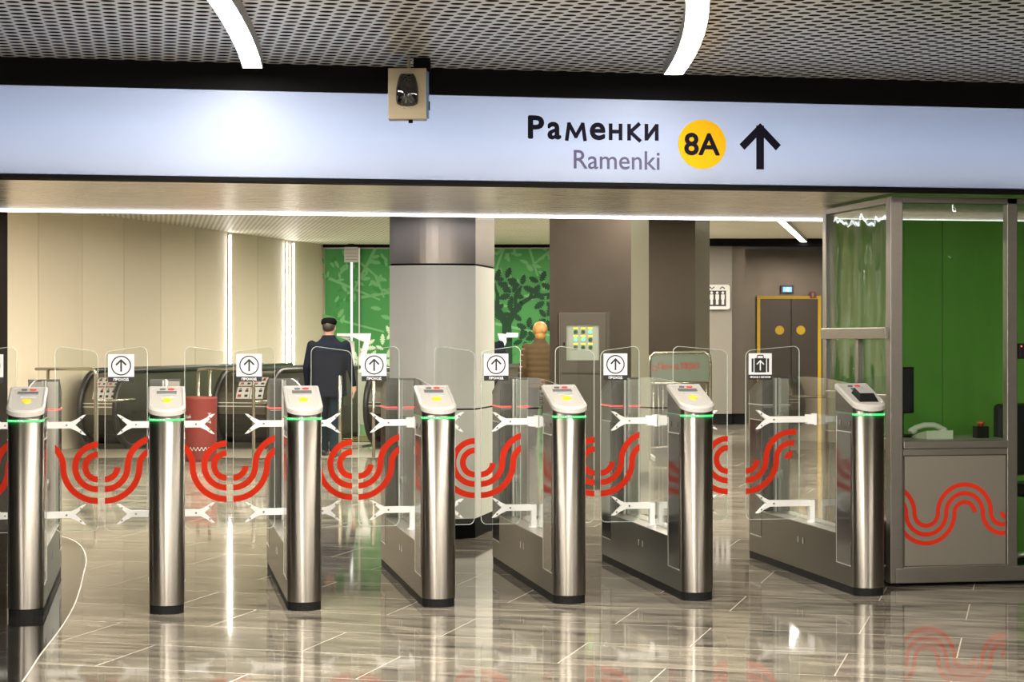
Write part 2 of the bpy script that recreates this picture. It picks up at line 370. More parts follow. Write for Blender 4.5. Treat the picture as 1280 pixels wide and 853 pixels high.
GLY = {'П': (.72, [[(0, 0), (0, 1), (.72, 1), (.72, 0)]]), 'Р': (.62, [[(0, 0), (0, 1), (.38, 1), (.56, .92), (.62, .74), (.56, .56), (.38, .48), (0, .48)]]),
       'О': (.9, [[(.45 + .45 * math.sin(t), .5 + .5 * math.cos(t)) for t in [2 * PI * i / 20 for i in range(21)]]]),
       'Х': (.72, [[(0, 0), (.72, 1)], [(0, 1), (.72, 0)]]), 'Д': (.82, [[(.0, -.16), (0, .04), (.82, .04), (.82, -.16)], [(.12, .04), (.22, 1), (.68, 1), (.68, .04)]]),
       'С': (.72, [[(.45 + .45 * math.sin(t), .5 + .5 * math.cos(t)) for t in [PI / 4 + -2 * PI * i / 20 * .75 for i in range(21)]]]), 'Б': (.6, [[(.58, 1), (0, 1), (0, 0), (.4, 0), (.6, .28), (.4, .56), (0, .56)]]),
       'А': (.74, [[(0, 0), (.37, 1), (.74, 0)], [(.14, .32), (.6, .32)]]), 'Г': (.55, [[(0, 0), (0, 1), (.55, 1)]]), 'Ж': (1.0, [[(.5, 0), (.5, 1)], [(0, 1), (1, 0)], [(0, 0), (1, 1)]]), 'М': (.9, [[(0, 0), (0, 1), (.45, .3), (.9, 1), (.9, 0)]]),
       'м': (.80, [[(0, 0), (.10, .70), (.40, .14), (.70, .70), (.80, 0)]]), 'н': (.50, [[(0, 0), (0, .72)], [(.5, 0), (.5, .72)], [(0, .37), (.5, .37)]]),
       'к': (.48, [[(0, 0), (0, .72)], [(.46, .72), (.06, .37), (.50, 0)]]), 'и': (.52, [[(0, .72), (0, 0)], [(0, .05), (.52, .67)], [(.52, 0), (.52, .72)]]),
       'т': (.5, [[(0, .7), (.5, .7)], [(.25, 0), (.25, .7)]]), 'ы': (.66, [[(0, .72), (0, 0), (.3, 0), (.4, .2), (.3, .4), (0, .4)], [(.66, 0), (.66, .72)]]), 'й': (.5, [[(0, .72), (0, 0)], [(0, .05), (.5, .67)], [(.5, 0), (.5, .72)], [(.12, .95), (.38, .95)]]),
       'х': (.5, [[(0, 0), (.5, .72)], [(0, .72), (.5, 0)]]), 'о': (.56, [[(.28 + .28 * math.sin(t), .36 + .36 * math.cos(t)) for t in [2 * PI * i / 16 for i in range(17)]]]), 'д': (.6, [[(0, -.14), (0, .03), (.6, .03), (.6, -.14)], [(.1, .03), (.18, .72), (.5, .72), (.5, .03)]]),
       'р': (.5, [[(0, -.3), (0, .7), (.3, .7), (.5, .36), (.3, .02), (0, .02)]]), 'з': (.45, [[(0, .66), (.3, .7), (.42, .52), (.18, .38), (.45, .2), (.28, .0), (0, .06)]]), 'а': (.5, [[(.5, 0), (.5, .72), (.2, .72), (0, .36), (.2, 0), (.5, .1)]]), 'ч': (.46, [[(0, .72), (0, .35), (.46, .35)], [(.46, .72), (.46, 0)]]),
       '!': (.1, [[(.05, .3), (.05, 1)], [(.05, 0), (.05, .1)]]), ' ': (.3, [])}
def ctext(mb, txt, x0, x1, z0, z1, y, mi=0, sw=.17, gap=.22):
    tot = sum(GLY[c][0] for c in txt) + gap * (len(txt) - 1); hh = z1 - z0; k = (x1 - x0) / tot; x = x0; n = 0
    for c in txt:
        wd_, sts = GLY[c]
        for st_ in sts:
            pp = [(x + a * k, z0 + b_ * hh) for a, b_ in st_]
            for sg_ in ([pp] if len(pp) > 9 else [pp[i_:i_ + 2] for i_ in range(len(pp) - 1)]):
                n += 1
                if len(sg_) == 2 and len(pp) > 2:
                    a_, b2_ = Vector(sg_[0]), Vector(sg_[1]); e_ = (b2_ - a_).normalized() * sw * hh * .3; sg_ = [tuple(a_ - e_), tuple(b2_ + e_)]
                mb.strip(sg_, sw * hh, y - n * .00003, y + .0002, mi)
        x += (wd_ + gap) * k
def arc(cx, cz, r, a0, a1, n=24): return [(cx + r * math.cos(math.radians(a0 + (a1 - a0) * i / n)), cz + r * math.sin(math.radians(a0 + (a1 - a0) * i / n))) for i in range(n + 1)]
def ringband(mb, cx, cz, r, wd, y, mi=0, n=36, th=.0008):
    mb.strip(arc(cx, cz, r, 0, 360, n), wd, y, y - th, mi)

# ------------------------------------------------------------------ structure
CEIL_F = 2.86; CEIL_R = 3.08; SOF = 2.25; SY = 10.10; SY2 = 12.75
mb = MB(M['floor']); mb.box(-9, 12, -8, 38, -.2, 0); struct(mb, 'floor')
# dark granite field with a curved edge
def g(u, v): Z = F * H / (v - CY); return c2w(pxz(u, Z), Z)
cur = [g(-400, 664), g(20, 662), g(60, 668), g(82, 672.5), g(95, 678), g(103, 685.5), g(107, 695), g(107.5, 705), g(104, 720), g(100, 737), g(93, 757), g(82, 777), g(68, 797), g(50, 820), g(28, 853), g(0, 880), g(-600, 1000)]
sm = []
for i in range(len(cur) - 1):
    p0, p1, p2, p3 = cur[max(i - 1, 0)], cur[i], cur[i + 1], cur[min(i + 2, len(cur) - 1)]
    for k in range(5):
        t = k / 5
        sm.append(tuple(.5 * ((2 * p1[j]) + (-p0[j] + p2[j]) * t + (2 * p0[j] - 5 * p1[j] + 4 * p2[j] - p3[j]) * t * t + (-p0[j] + 3 * p1[j] - 3 * p2[j] + p3[j]) * t ** 3) for j in (0, 1)))
mb = MB(M['inlay'])
mb.prism(sm + [(-8, sm[-1][1]), (-8, sm[0][1])], .0, .0012, 'z'); struct(mb, 'floor_inlay')
mb = MB(M['inlayline'])
for i in range(len(sm) - 1):
    a = Vector(sm[i]); b = Vector(sm[i + 1]); d = (b - a).normalized(); n = Vector((-d.y, d.x)) * .004
    vs = [mb.v((q.x, q.y, .0018)) for q in (a + n, b + n, b - n, a - n)]; mb.face(vs)
struct(mb, 'trim_1')

# front ceiling and the fascia above the sign
mb = MB([M['perf']]); mb.box(-9, 12, -8, SY + .05, CEIL_F, CEIL_F + .03); struct(mb, 'ceiling')
mb = MB([M['blackmatte']]); mb.box(-9, 12, SY, SY + .12, 2.72, CEIL_F); struct(mb, 'wall_fascia')
# soffit behind the sign
mb = MB([M['soffit'], M['blackmatte']])
mb.box(-9, 12, SY + .06, SY2 - .09, SOF, SOF + .05, 0); mb.box(-9, 12, SY2 - .09, SY2 + .05, SOF + .015, SOF + .06, 1)
mb.box(-9, 12, SY2 + .05, SY2 + .1, SOF - .0, CEIL_R + .03, 1); struct(mb, 'ceiling_soffit')
# upright light strips behind the camera, added to brighten the fronts facing it
for x in (-5.2, -1.79, .15, 4.03, 5.97):
    rr_ = root('wall_light', (x, -8, 0), 0, 'added upright light strip of the entrance hall wall, out of view', 'wall light', 'added light strips of the entrance hall'); 
    m = MB([M['alu']]); m.box(-.12, .12, 0, .03, .2, 2.7); m.build('housing', rr_)
    m = MB([M['fill_strip']]); m.box(-.09, .09, .03, .04, .22, 2.68); m.build('diffuser', rr_)
# rear ceiling
mb = MB([M['perf_r']]); mb.box(-9, 14, SY2 + .1, 38, CEIL_R, CEIL_R + .03); struct(mb, 'ceiling')
# hall behind the camera
M['rearwall'] = P('hall_wall', (.42, .38, .32), .5)
M['sidewall'] = P('hall_side', (.12, .11, .10), .4)
mb = MB([M['rearwall'], M['sidewall']]); mb.box(-9, 12, -8.2, -8, 0, CEIL_F)
for x in (-7, -3.6, .2, 3.4, 6.6): mb.box(x, x + 1.0, -8, -7.95, 0, CEIL_F, 1)
struct(mb, 'wall_entrance')
mb = MB([M['sidewall']]); mb.box(-9.2, -9, -8, 38, 0, CEIL_R); struct(mb, 'wall_west')
mb = MB([M['sidewall']]); mb.box(12, 12.2, -8, 38, 0, CEIL_R); struct(mb, 'wall_east')

# cream wall along the escalators (own frame: origin at the far corner, x runs back along the wall)
WD = math.radians(15.2)
def wl(u):                 # distance from corner C along the wall for picture column u
    # wall line: C + t*(-sin, -cos) in camera frame, C at u=404.5
    CZ = 33.8; CXc = pxz(404.5, CZ); k = (u - CX) / F
    # X = CXc - t sinWD ; Z = CZ - t cosWD ; X = kZ
    return (CXc - k * CZ) / (math.sin(WD) - k * math.cos(WD))
CZ = 33.8; CXc = pxz(404.5, CZ)
cw = c2w(CXc, CZ); W_ROT = -A - WD - PI / 2   # local +x points from the corner towards the viewer, local +y off the wall's face... set below
mb = MB([M['cream'], M['joint'], M['cream2']])
ts = [0, wl(363), wl(322), wl(286), wl(244), wl(201), wl(155), wl(103), wl(48), wl(-30), 13.6]
for i in range(len(ts) - 1):
    g_ = .006
    mb.box(ts[i] + g_, ts[i + 1] - g_, -.06, 0, 0.0, CEIL_R, (0, 2)[i % 2])
mb.box(0, 13.6, -.12, -.03, 0, CEIL_R, 1)
o = struct(mb, 'wall_left'); dvec = c2w(-math.sin(WD), -math.cos(WD)); ang = math.atan2(dvec[1], dvec[0])
o.location = (cw[0], cw[1], 0); o.rotation_euler = (0, 0, ang)
LW = o
# which side is the room: local +y must point to camera-right
# vertical light tubes on the cream wall
def tube_on_wall(u, wd, s, label):
    t = wl(u); r = root('wall_light', (cw[0] + dvec[0] * t, cw[1] + dvec[1] * t, 0), ang, label, 'wall light')
    m = MB([M['alu']]); m.box(-wd, wd, 0.0, .02, .3, CEIL_R - .02); m.build('housing', r)
    m = MB([M['strip']]); m.box(-wd * .75, wd * .75, .02, .035, .32, CEIL_R - .05); m.build('diffuser', r)
    return r

# back wall (camera frame) with the green oak mural left, bronze lobby right
BZ = 33.8
mb = MB([M['cream'], M['bronze'], M['blackmatte']])
mb.box(CXc - .5, pxz(900, BZ), BZ, BZ + .2, 0, CEIL_R, 0)
struct(mb, 'wall_back', -A)
mb = MB([M['blackmatte']]); mb.box(CXc - .0, pxz(900, BZ), BZ - .12, BZ - .06, CEIL_R - .05, CEIL_R); struct(mb, 'trim_2', -A)
# mural panel
def leaf(mb, cx, cz, L, ang_, mi, y, wd=.42):
    prof = [(0, .02), (.10, .05), (.16, .30), (.22, .16), (.33, .44), (.40, .22), (.52, .50), (.60, .25), (.72, .42), (.80, .20), (.90, .24), (1.0, 0)]
    pts = [(x * L, w_ * wd * L) for x, w_ in prof]; pts = pts + [(x, -w_) for x, w_ in reversed(pts[:-1])]
    ca, sa = math.cos(ang_), math.sin(ang_)
    q = [(cx + x * ca - z * sa, cz + x * sa + z * ca) for x, z in pts]
    n = len(prof)
    top = q[:n]; bot = [q[0]] + list(reversed(q[n:])) + []
    V = [mb.v((a, y, b)) for a, b in q]
    # quads between mirrored outline points
    for i in range(n - 1):
        a, b = i, i + 1; a2 = (2 * n - 1 - 1 - i) if i > 0 else (2 * n - 2); b2 = 2 * n - 2 - (i + 1)
        a2 = 2 * n - 2 - i
        vs = [V[a], V[b], V[b2] if b2 != b else None, V[a2] if a2 < len(V) else None]
        vs = [v for v in vs if v is not None]
        if len(set(vs)) >= 3: mb.face(list(dict.fromkeys(vs)), mi)
def branch(mb, pts, w0, w1, mi, y):
    n = len(pts)
    for i in range(n - 1):
        a = Vector(pts[i]); b = Vector(pts[i + 1]); d = (b - a).normalized(); nn = Vector((-d.y, d.x))
        wa = w0 + (w1 - w0) * i / (n - 1); wb = w0 + (w1 - w0) * (i + 1) / (n - 1)
        vs = [mb.v((p.x, y, p.y)) for p in (a + nn * wa / 2 - d * wa * .2, b + nn * wb / 2 + d * wb * .2, b - nn * wb / 2 + d * wb * .2, a - nn * wa / 2 - d * wa * .2)]
        mb.face(vs, mi)
mr_ = camroot('oak_mural', 0, BZ, 'glossy green wall mural of oak branches and leaves behind the round column', 'mural')
mb = MB([M['gwall']]); mb.box(CXc + .03, pxz(720, BZ), -.05, -.0, 0.0, CEIL_R - .07); mb.build('panel', mr_)
def q(u, v): return ((u - CX) * BZ / F, hz(v, BZ))
mb = MB([M['gl_pale'], M['gl_white'], M['gl_mid']])
pe = BZ / F
for a, b in [((470, 310), (438, 372)), ((404, 345), (475, 375)), ((452, 372), (490, 366)), ((440, 320), (470, 345)), ((405, 395), (480, 415)), ((470, 345), (480, 372))]:
    branch(mb, [q(*a), q(*b)], .055, .03, 0, -.054)
for i in range(95):
    u, v = R.uniform(408, 560), R.uniform(318, 400); L = R.uniform(9, 14) * pe; x, z = q(u, v)
    leaf(mb, x, z, L, R.uniform(0, 6.28), 0 if R.random() < .75 else 2, -.0545 - i * .00004, .5)
for i in range(46):
    u, v = R.uniform(440, 486), R.uniform(405, 500); 
    if u + (v - 405) * .5 < 462: continue
    L = R.uniform(11, 15) * pe; x, z = q(u, v); leaf(mb, x, z, L, R.uniform(0, 6.28), 1, -.058 - i * .00004, .5)
for i in range(40):
    x, z = q(R.uniform(490, 610), R.uniform(400, 520)); leaf(mb, x, z, R.uniform(11, 15) * pe, R.uniform(0, 6.28), 1, -.061 - i * .00004, .5)
mb.build('pale_leaves', mr_, fix=False)
mb = MB([M['gl_dark'], M['gl_pale'], M['gl_mid']])
for a, b in [((630, 310), (617, 345)), ((660, 305), (672, 345)), ((690, 312), (668, 330)), ((616, 378), (650, 388)), ((620, 405), (690, 420))]:
    branch(mb, [q(*a), q(*b)], .05, .03, 1, -.054)
for i in range(34):
    u, v = R.uniform(616, 690), R.uniform(309, 372); x, z = q(u, v); leaf(mb, x, z, R.uniform(9, 13) * pe, R.uniform(0, 6.28), 1, -.0545 - i * .00004, .5)
for i in range(14):
    u, v = R.uniform(616, 690), R.uniform(380, 470); x, z = q(u, v); leaf(mb, x, z, R.uniform(9, 13) * pe, R.uniform(0, 6.28), 2, -.0545 - i * .00004, .5)
branch(mb, [q(634, 520), q(634, 470), q(634, 425), q(633, 400)], .20, .16, 0, -.058)
branch(mb, [q(633, 405), q(625, 392), q(616, 378), q(608, 360)], .14, .08, 0, -.0585)
branch(mb, [q(622, 385), q(622, 368), q(616, 352)], .08, .03, 0, -.059)
branch(mb, [q(634, 405), q(644, 388), q(652, 379), q(664, 372), q(690, 367)], .13, .04, 0, -.0585)
branch(mb, [q(645, 386), q(644, 370), q(652, 358)], .07, .03, 0, -.059)
branch(mb, [q(662, 373), q(667, 362), q(674, 357)], .06, .03, 0, -.059)
clus = [(632, 350), (652, 358), (640, 368), (675, 354), (682, 376), (640, 392), (617, 390), (660, 412), (620, 352), (684, 398), (655, 425)]
k = 0
for cu_, cv_ in clus:
    n = R.choice((4, 5)); a0 = R.uniform(0, 6)
    for j in range(n):
        x, z = q(cu_, cv_); t = a0 + j * 6.283 / n + R.uniform(-.2, .2); k += 1
        leaf(mb, x + math.cos(t) * .02, z + math.sin(t) * .02, R.uniform(13, 16) * pe, t, 0, -.060 - k * .00004, .66)
mb.build('oak_tree', mr_, fix=False)
mb = MB([M['alu']]); mb.box(CXc + .03, pxz(720, BZ), -.07, -.0, CEIL_R - .075, CEIL_R - .055); mb.build('top_edge', mr_)

# round-fronted column
fx0, fx1, fz = pxz(487, 13.69), pxz(594.5, 13.69), 13.69
def colplan(grow=0):
    pts = []
    n = 14
    for i in range(n + 1):
        t = i / n; x = fx0 + (fx1 - fx0) * t; pts.append((x, fz - .07 * math.sin(PI * t)))
    dx, dz = .128, .64
    pts.append((fx1 + dx, fz + dz))
    for i in range(n + 1):
        t = i / n; x = fx1 - .08 + dx - (fx1 - fx0 - .0) * t; pts.append((x, fz + dz + .1 + .06 * math.sin(PI * t)))
    pts.append((fx0 * (fz + dz * .8) / fz + .02, fz + dz * .8))
    if grow:
        cxm = (fx0 + fx1) / 2; cym = fz + .35
        pts = [(cxm + (p[0] - cxm) * (1 + grow), cym + (p[1] - cym) * (1 + grow)) for p in pts]
    return pts
zj1 = hz(330.5, 13.65); zj2 = hz(512, 13.65); zb = hz(649, 13.65)
mb = MB([M['column'], M['column_top'], M['blackmatte']])
mb.prism(colplan(), zb, zj2 - .006, 'z', 0); mb.prism(colplan(-.02), zj2 - .006, zj2 + .006, 'z', 2); mb.prism(colplan(), zj2 + .006, zj1 - .008, 'z', 0)
mb.prism(colplan(-.02), zj1 - .008, zj1 + .006, 'z', 2); mb.prism(colplan(), zj1 + .006, CEIL_R, 'z', 1); mb.prism(colplan(-.01), 0, zb, 'z', 2)
o = struct(mb, 'column', -A)
for p in o.data.polygons:
    p.use_smooth = False

# bronze pillars and lobby walls (camera frame)
def pillar(u0, u1, u2, Z, depth, name, mats=('bronze', 'bronze_l')):
    x0, x1 = pxz(u0, Z), pxz(u1, Z); Zb = Z + .32; x2 = pxz(u2, Zb)
    mb = MB([M[mats[0]], M[mats[1]], M['blackmatte'], M['joint']])
    pts = [(x0, Z), (x1, Z), (x2, Zb), (x2 + (Z + depth - Zb) * .05, Z + depth), (pxz(u0 + 2, Z + depth), Z + depth)]
    lo = [mb.v((x, y, .12)) for x, y in pts]; hi = [mb.v((x, y, CEIL_R)) for x, y in pts]; b0 = [mb.v((x, y, 0)) for x, y in pts]
    n = len(pts)
    for i in range(n):
        j = (i + 1) % n; mb.face([lo[i], lo[j], hi[j], hi[i]], 1 if i == 1 else 0); mb.face([b0[i], b0[j], lo[j], lo[i]], 2)
    mb.face(hi, 0)
    struct(mb, name, -A)
pillar(687, 789, 811, 18.5, 1.2, 'pillar'); pillar(800, 869, 887, 25.0, 1.4, 'pillar', ('bronze', 'bronze_l'))
mb = MB([M['grey_wall'], M['bronze_lobby'], M['blackmatte']])
mb.box(pxz(840, 31.8), pxz(915, 31.8), 31.8, 32.0, .18, CEIL_R - .12, 0); mb.box(pxz(840, 31.8), pxz(915, 31.8), 31.82, 32.0, 0, .18, 2)
mb.box(pxz(915, 31.8), pxz(932, 31.8), 31.9, 34, .18, CEIL_R - .12, 1); mb.box(pxz(915, 31.8), pxz(932, 31.8), 31.92, 34, 0, .18, 2)
mb.box(pxz(840, 31.8), pxz(1300, 31.8), 31.7, 32.0, CEIL_R - .12, CEIL_R, 2)
mb.box(pxz(900, 34.5), pxz(1600, 34.5), 34.5, 34.7, 0, CEIL_R - .05, 1)
struct(mb, 'wall_lobby', -A)
# wall far left next to the cream wall
mb = MB([M['bronze']]); mb.prism([(pxz(-220, 14.2), 14.2), (pxz(9.5, 14.2), 14.2), (pxz(8, 14.8), 14.8), (pxz(-220, 14.8), 14.8)], 0, CEIL_R, 'z'); struct(mb, 'pillar', -A)

# ------------------------------------------------------------------ lights
tube_on_wall(285.5, .034, 1, 'bright vertical light tube on the cream wall above the red barrel')
tube_on_wall(365, .026, 1, 'right-hand tube of the close pair of light tubes on the cream wall')
tube_on_wall(356.5, .010, 1, 'thin left-hand tube of the close pair of light tubes on the cream wall')
def mural_reflection(u, v0, v1, wd, mat, label):  # glowing line built in place of a reflection in the green wall
    r = camroot('wall_light', pxz(u, BZ - .1), BZ - .1, label, 'wall light')
    m = MB([M['alu']]); m.box(-wd, wd, -.0, .04, hz(v1, BZ), hz(v0, BZ)); m.build('housing', r)
    m = MB([mat]); m.box(-wd, wd, -.015, .0, hz(v1, BZ), hz(v0, BZ)); m.build('diffuser', r)
M['strip_d'] = E('reflected_strip', (1, .98, .9), 2.0); M['strip_d2'] = E('reflected_strip_faint', (.9, .85, .6), .45)  # glow of the reflected lines on the mural
mural_reflection(439.5, 326, 545, .018, M['strip_d'], 'white glowing line for a light tube reflected in the green mural, under the hanging plate')
mural_reflection(449, 311, 545, .012, M['strip_d2'], 'thin cream glowing line for a reflection in the mural, right of the hanging plate')
r = camroot('hanging_plate', pxz(439, BZ - .3), BZ - .3, 'small pale plate hanging from the ceiling before the green mural', 'sign')
m = MB([M['wsticker'], M['landing']]); m.box(-.12, .12, -.01, .02, hz(329, BZ), hz(310, BZ), 0)
for zz in (313, 317, 321, 325): m.box(-.10, .10, -.012, -.01, hz(zz + 1, BZ), hz(zz, BZ), 1)
m.build('plate', r); m = MB([M['blackmatte']]); m.box(-.05, .05, -.03, .05, hz(310, BZ), CEIL_R - .0); m.build('bracket', r)

def curved_lamp(pts, label, wd=.052, zb=2.80, mat='lamp', end_y=None, ceil=CEIL_F):
    base = pts[-1]; r = root('ceiling_lamp', (base[0], base[1], zb), 0, label, 'ceiling lamp', )
    P_ = [Vector((p[0] - base[0], p[1] - base[1])) for p in pts]; n = len(P_)
    h = MB([M['alu']]); d = MB([M[mat]])
    L = []; Rr = []; L2 = []; R2 = []
    for i in range(n):
        t = (P_[min(i + 1, n - 1)] - P_[max(i - 1, 0)]).normalized(); nn = Vector((-t.y, t.x))
        L.append(P_[i] + nn * wd); Rr.append(P_[i] - nn * wd); L2.append(P_[i] + nn * (wd - .005)); R2.append(P_[i] - nn * (wd - .005))
    hh = ceil - zb
    for i in range(n - 1):
        for (a, b) in ((L[i], L[i + 1]), (Rr[i], Rr[i + 1])):
            h.face([h.v((a.x, a.y, 0)), h.v((b.x, b.y, 0)), h.v((b.x, b.y, hh)), h.v((a.x, a.y, hh))])
        for (a, b, c, e) in ((L[i], L[i + 1], L2[i + 1], L2[i]), (Rr[i], Rr[i + 1], R2[i + 1], R2[i])):
            h.face([h.v((k_.x, k_.y, 0)) for k_ in (a, b, c, e)])
        d.face([d.v((k_.x, k_.y, .002)) for k_ in (L2[i], L2[i + 1], R2[i + 1], R2[i])])
    for i in (0, n - 1):
        h.face([h.v((L[i].x, L[i].y, 0)), h.v((Rr[i].x, Rr[i].y, 0)), h.v((Rr[i].x, Rr[i].y, hh)), h.v((L[i].x, L[i].y, hh))])
    h.build('housing', r); d.build('diffuser', r, fix=False)
    return r
def arcpts(p_end, head, curv, L, n=28):
    """walk back from the end point p_end with heading dx/dy"""
    x, y = p_end; t = math.atan(head); out = [(x, y)]; st = L / n
    for i in range(n):
        x -= math.sin(t) * st; y -= math.cos(t) * st; t += curv * st; out.append((x, y))
    return list(reversed(out))
curved_lamp(arcpts((.483, 9.846), .088, .035, 7), 'curved ceiling lamp left of the camera box, bending to the left')
curved_lamp(arcpts((2.655, 9.70), .17, .055, 7), 'curved ceiling lamp above the yellow line badge, right of the camera box')
for (x, y, hd, cv, L) in ((-2.6, 6.6, .1, .03, 7), (5.6, 6.6, .1, .05, 7), (-.8, 1.6, 1.0, .1, 5), (3.2, 1.0, .6, -.1, 5), (6.6, .0, .1, 0, 5), (-4.2, .5, .2, 0, 5)):  # unseen lamps added to light the front hall
    curved_lamp(arcpts((x, y), hd, cv, L), 'added curved ceiling lamp of the front hall, out of view')['group'] = 'added curved lamps of the front hall'
def straight_lamp(X0, Z0, X1, Z1, label, zb=3.02, mat_='lampr'):
    a = c2w(X0, Z0); b = c2w(X1, Z1); n = 3
    return curved_lamp([(a[0] + (b[0] - a[0]) * i / n, a[1] + (b[1] - a[1]) * i / n) for i in range(n + 1)], label, .055, zb, mat_, ceil=CEIL_R)
def hp(u, v, z): Z = (z - H) * F / (CY - v); return pxz(u, Z), Z
a_ = hp(969, 270, 3.02); b_ = hp(1005, 303, 3.02)
straight_lamp(*a_, *b_, 'straight ceiling lamp before the lift, beyond the luggage gate', mat_='lampv')
for (X0, Z0, X1, Z1) in ((-5.2, 14.5, -4.0, 20), (-3.4, 14.5, -2.6, 20.5), (-1.0, 15.5, -.6, 21), (1.3, 14.5, 1.5, 17.5), (3.6, 15, 3.8, 20.5), (-3.6, 19, -2.2, 23.2), (.6, 18, .9, 23.5), (-1.35, 26, -.65, 31.5), (.9, 25, 1.5, 31), (2.25, 27, 2.65, 30.5), (5.0, 27.5, 5.7, 32)):  # lamps added out of sight to brighten the rear hall and lobby
    straight_lamp(X0, Z0, X1, Z1, 'added straight ceiling lamp of the rear hall, hidden from view')['group'] = 'added straight lamps of the rear hall'
# line of light at the back edge of the soffit
r = root('soffit_light', (-6, SY2, SOF), 0, 'long thin white light line along the rear lower edge of the portal', 'light strip')
m = MB([M['alu']]); m.box(0, 16, -.03, .03, .002, .014); m.build('housing', r)
m = MB([M['sstrip']]); m.box(0, 16, -.028, .0, -.010, .002); m.build('diffuser', r)

# ------------------------------------------------------------------ direction sign (light box)
SP = (.62, .68, .82, 1)
mt, nt, b = newmat('sign_panel'); nt.nodes.clear(); out = nt.nodes.new('ShaderNodeOutputMaterial')
tr = nt.nodes.new('ShaderNodeBsdfTranslucent'); tr.inputs[0].default_value = SP
df = nt.nodes.new('ShaderNodeBsdfDiffuse'); df.inputs[0].default_value = SP
gl = nt.nodes.new('ShaderNodeBsdfGlossy'); gl.inputs['Roughness'].default_value = .45
m1 = nt.nodes.new('ShaderNodeMixShader'); m1.inputs[0].default_value = .15; m2 = nt.nodes.new('ShaderNodeMixShader'); m2.inputs[0].default_value = .02
nt.links.new(tr.outputs[0], m1.inputs[1]); nt.links.new(df.outputs[0], m1.inputs[2]); nt.links.new(m1.outputs[0], m2.inputs[1]); nt.links.new(gl.outputs[0], m2.inputs[2]); nt.links.new(m2.outputs[0], out.inputs[0])
M['signpanel'] = mt
M['boxwhite'] = P('light_box_white', (.85, .85, .85), .8)
SB, ST = 2.262, 2.72
sg = root('direction_sign', (0, SY, 0), 0, 'long backlit sign beam over the gates with station name and arrow', 'sign')
m = MB([mt]); v_ = [m.v(p) for p in ((-9, 0, SB), (12, 0, SB), (12, 0, ST), (-9, 0, ST))]; m.face(v_); m.build('panel', sg, fix=False)
m = MB([M['boxwhite']])
m.box(-9, 12, .14, .15, SB, ST); m.box(-9, 12, .0, .15, SB - .0, SB + .004); m.box(-9, 12, .0, .15, ST - .004, ST)
m.build('light_box', sg)
m = MB([M['blackmatte']]); m.box(-9, 12, -.012, .15, SOF - .006, SB); m.build('bottom_edge', sg)
m = MB([M['text_navy']])
def st(txt, u0, v0, u1, v1, bold, mi=0):
    x0, z1 = on_y(u0, v0, SY); x1, z0 = on_y(u1, v1, SY)
    text(m, txt, x0, x1, z0, z1, -.002, mi, bold)
x0, _ = on_y(658, 160, SY); x1, _ = on_y(824, 160, SY); zt = on_y(740, 144.5, SY)[1]; z0 = on_y(740, 177, SY)[1]
def zx(zu): return on_y(640 + zu / 3.5556, 160, SY)[0]
def zz(zu, zv): return on_y(640 + zu / 3.5556, 130 + zv / 3.5556, SY)[1]
def gly(ch, a, b_, t0, t1, sw=.165):      # one glyph between zoomed columns a..b, baseline t1, cap line t0
    ctext(m, ch, zx(a) , zx(b_), zz(a, t1), zz(a, t0), -.002, 0, sw)
text(m, 'P', zx(70), zx(143), zz(70, 155), zz(70, 50), -.002, 0, .045); text(m, 'a', zx(157), zx(219), zz(157, 158), zz(157, 79), -.002, 0, .055)
gly('м', 243, 324, 57, 159); text(m, 'e', zx(345), zx(415), zz(345, 161), zz(345, 82), -.002, 0, .055)
gly('н', 438, 482, 58, 161); gly('к', 520, 566, 60, 163); gly('и', 597, 643, 60, 163)
m.build('station_name', sg)
m = MB([M['text_grey']]); x0, _ = on_y(717, 200, SY); x1, _ = on_y(824.5, 200, SY); zt = on_y(770, 188.5, SY)[1]; z0 = on_y(770, 212, SY)[1]
text(m, 'Ramenki', x0, x1, z0, zt, -.002, 0, .010); m.build('latin_name', sg)
bx, bz = on_y(877.5, 180.5, SY); br_ = 31 * 10.42 / F
bd = MB([M['badge'], M['text_navy']]); bd.prism(arc(0, 0, br_, 0, 360, 48)[:-1], -.004, 0, 'y', 0)
text(bd, '8A', -br_ * .76, br_ * .74, -br_ * .46, br_ * .46, -.006, 1, .035)
o = bd.build('line_badge', sg); o.location = (bx, 0, bz)
ar = MB([M['text_navy']]); ax_, az_ = on_y(950, 184, SY); k_ = 10.5 / F
ar.prism([(-5 * k_, -28 * k_), (5 * k_, -28 * k_), (5 * k_, 27 * k_), (-5 * k_, 27 * k_)], -.003, -.001, 'y')
ar.prism([(0, 30 * k_), (27 * k_, 3 * k_), (20.5 * k_, -4 * k_), (0, 17 * k_), (-20.5 * k_, -4 * k_), (-27 * k_, 3 * k_)], -.0045, -.003, 'y')
o = ar.build('arrow', sg); o.location = (ax_, 0, az_)
def area(name, loc, rot, sx, sy, power, col):
    l = bpy.data.lights.new(name, 'AREA'); l.shape = 'RECTANGLE'; l.size = sx; l.size_y = sy; l.energy = power; l.color = col
    o = bpy.data.objects.new(name, l); COL.objects.link(o); o.location = loc; o.rotation_euler = rot; return o
# light tubes inside the box, behind the translucent panel
area('sign_tube', (1.5, SY + .11, SB + .03), (math.radians(90 + 45), 0, 0), 20, .04, SIGN_W * 3.3, (1, .97, .97)).parent = None
area('sign_tube', (1.5, SY + .13, SB + .25), (math.radians(90), 0, 0), 20, .3, SIGN_W * .7, (.45, .66, 1))

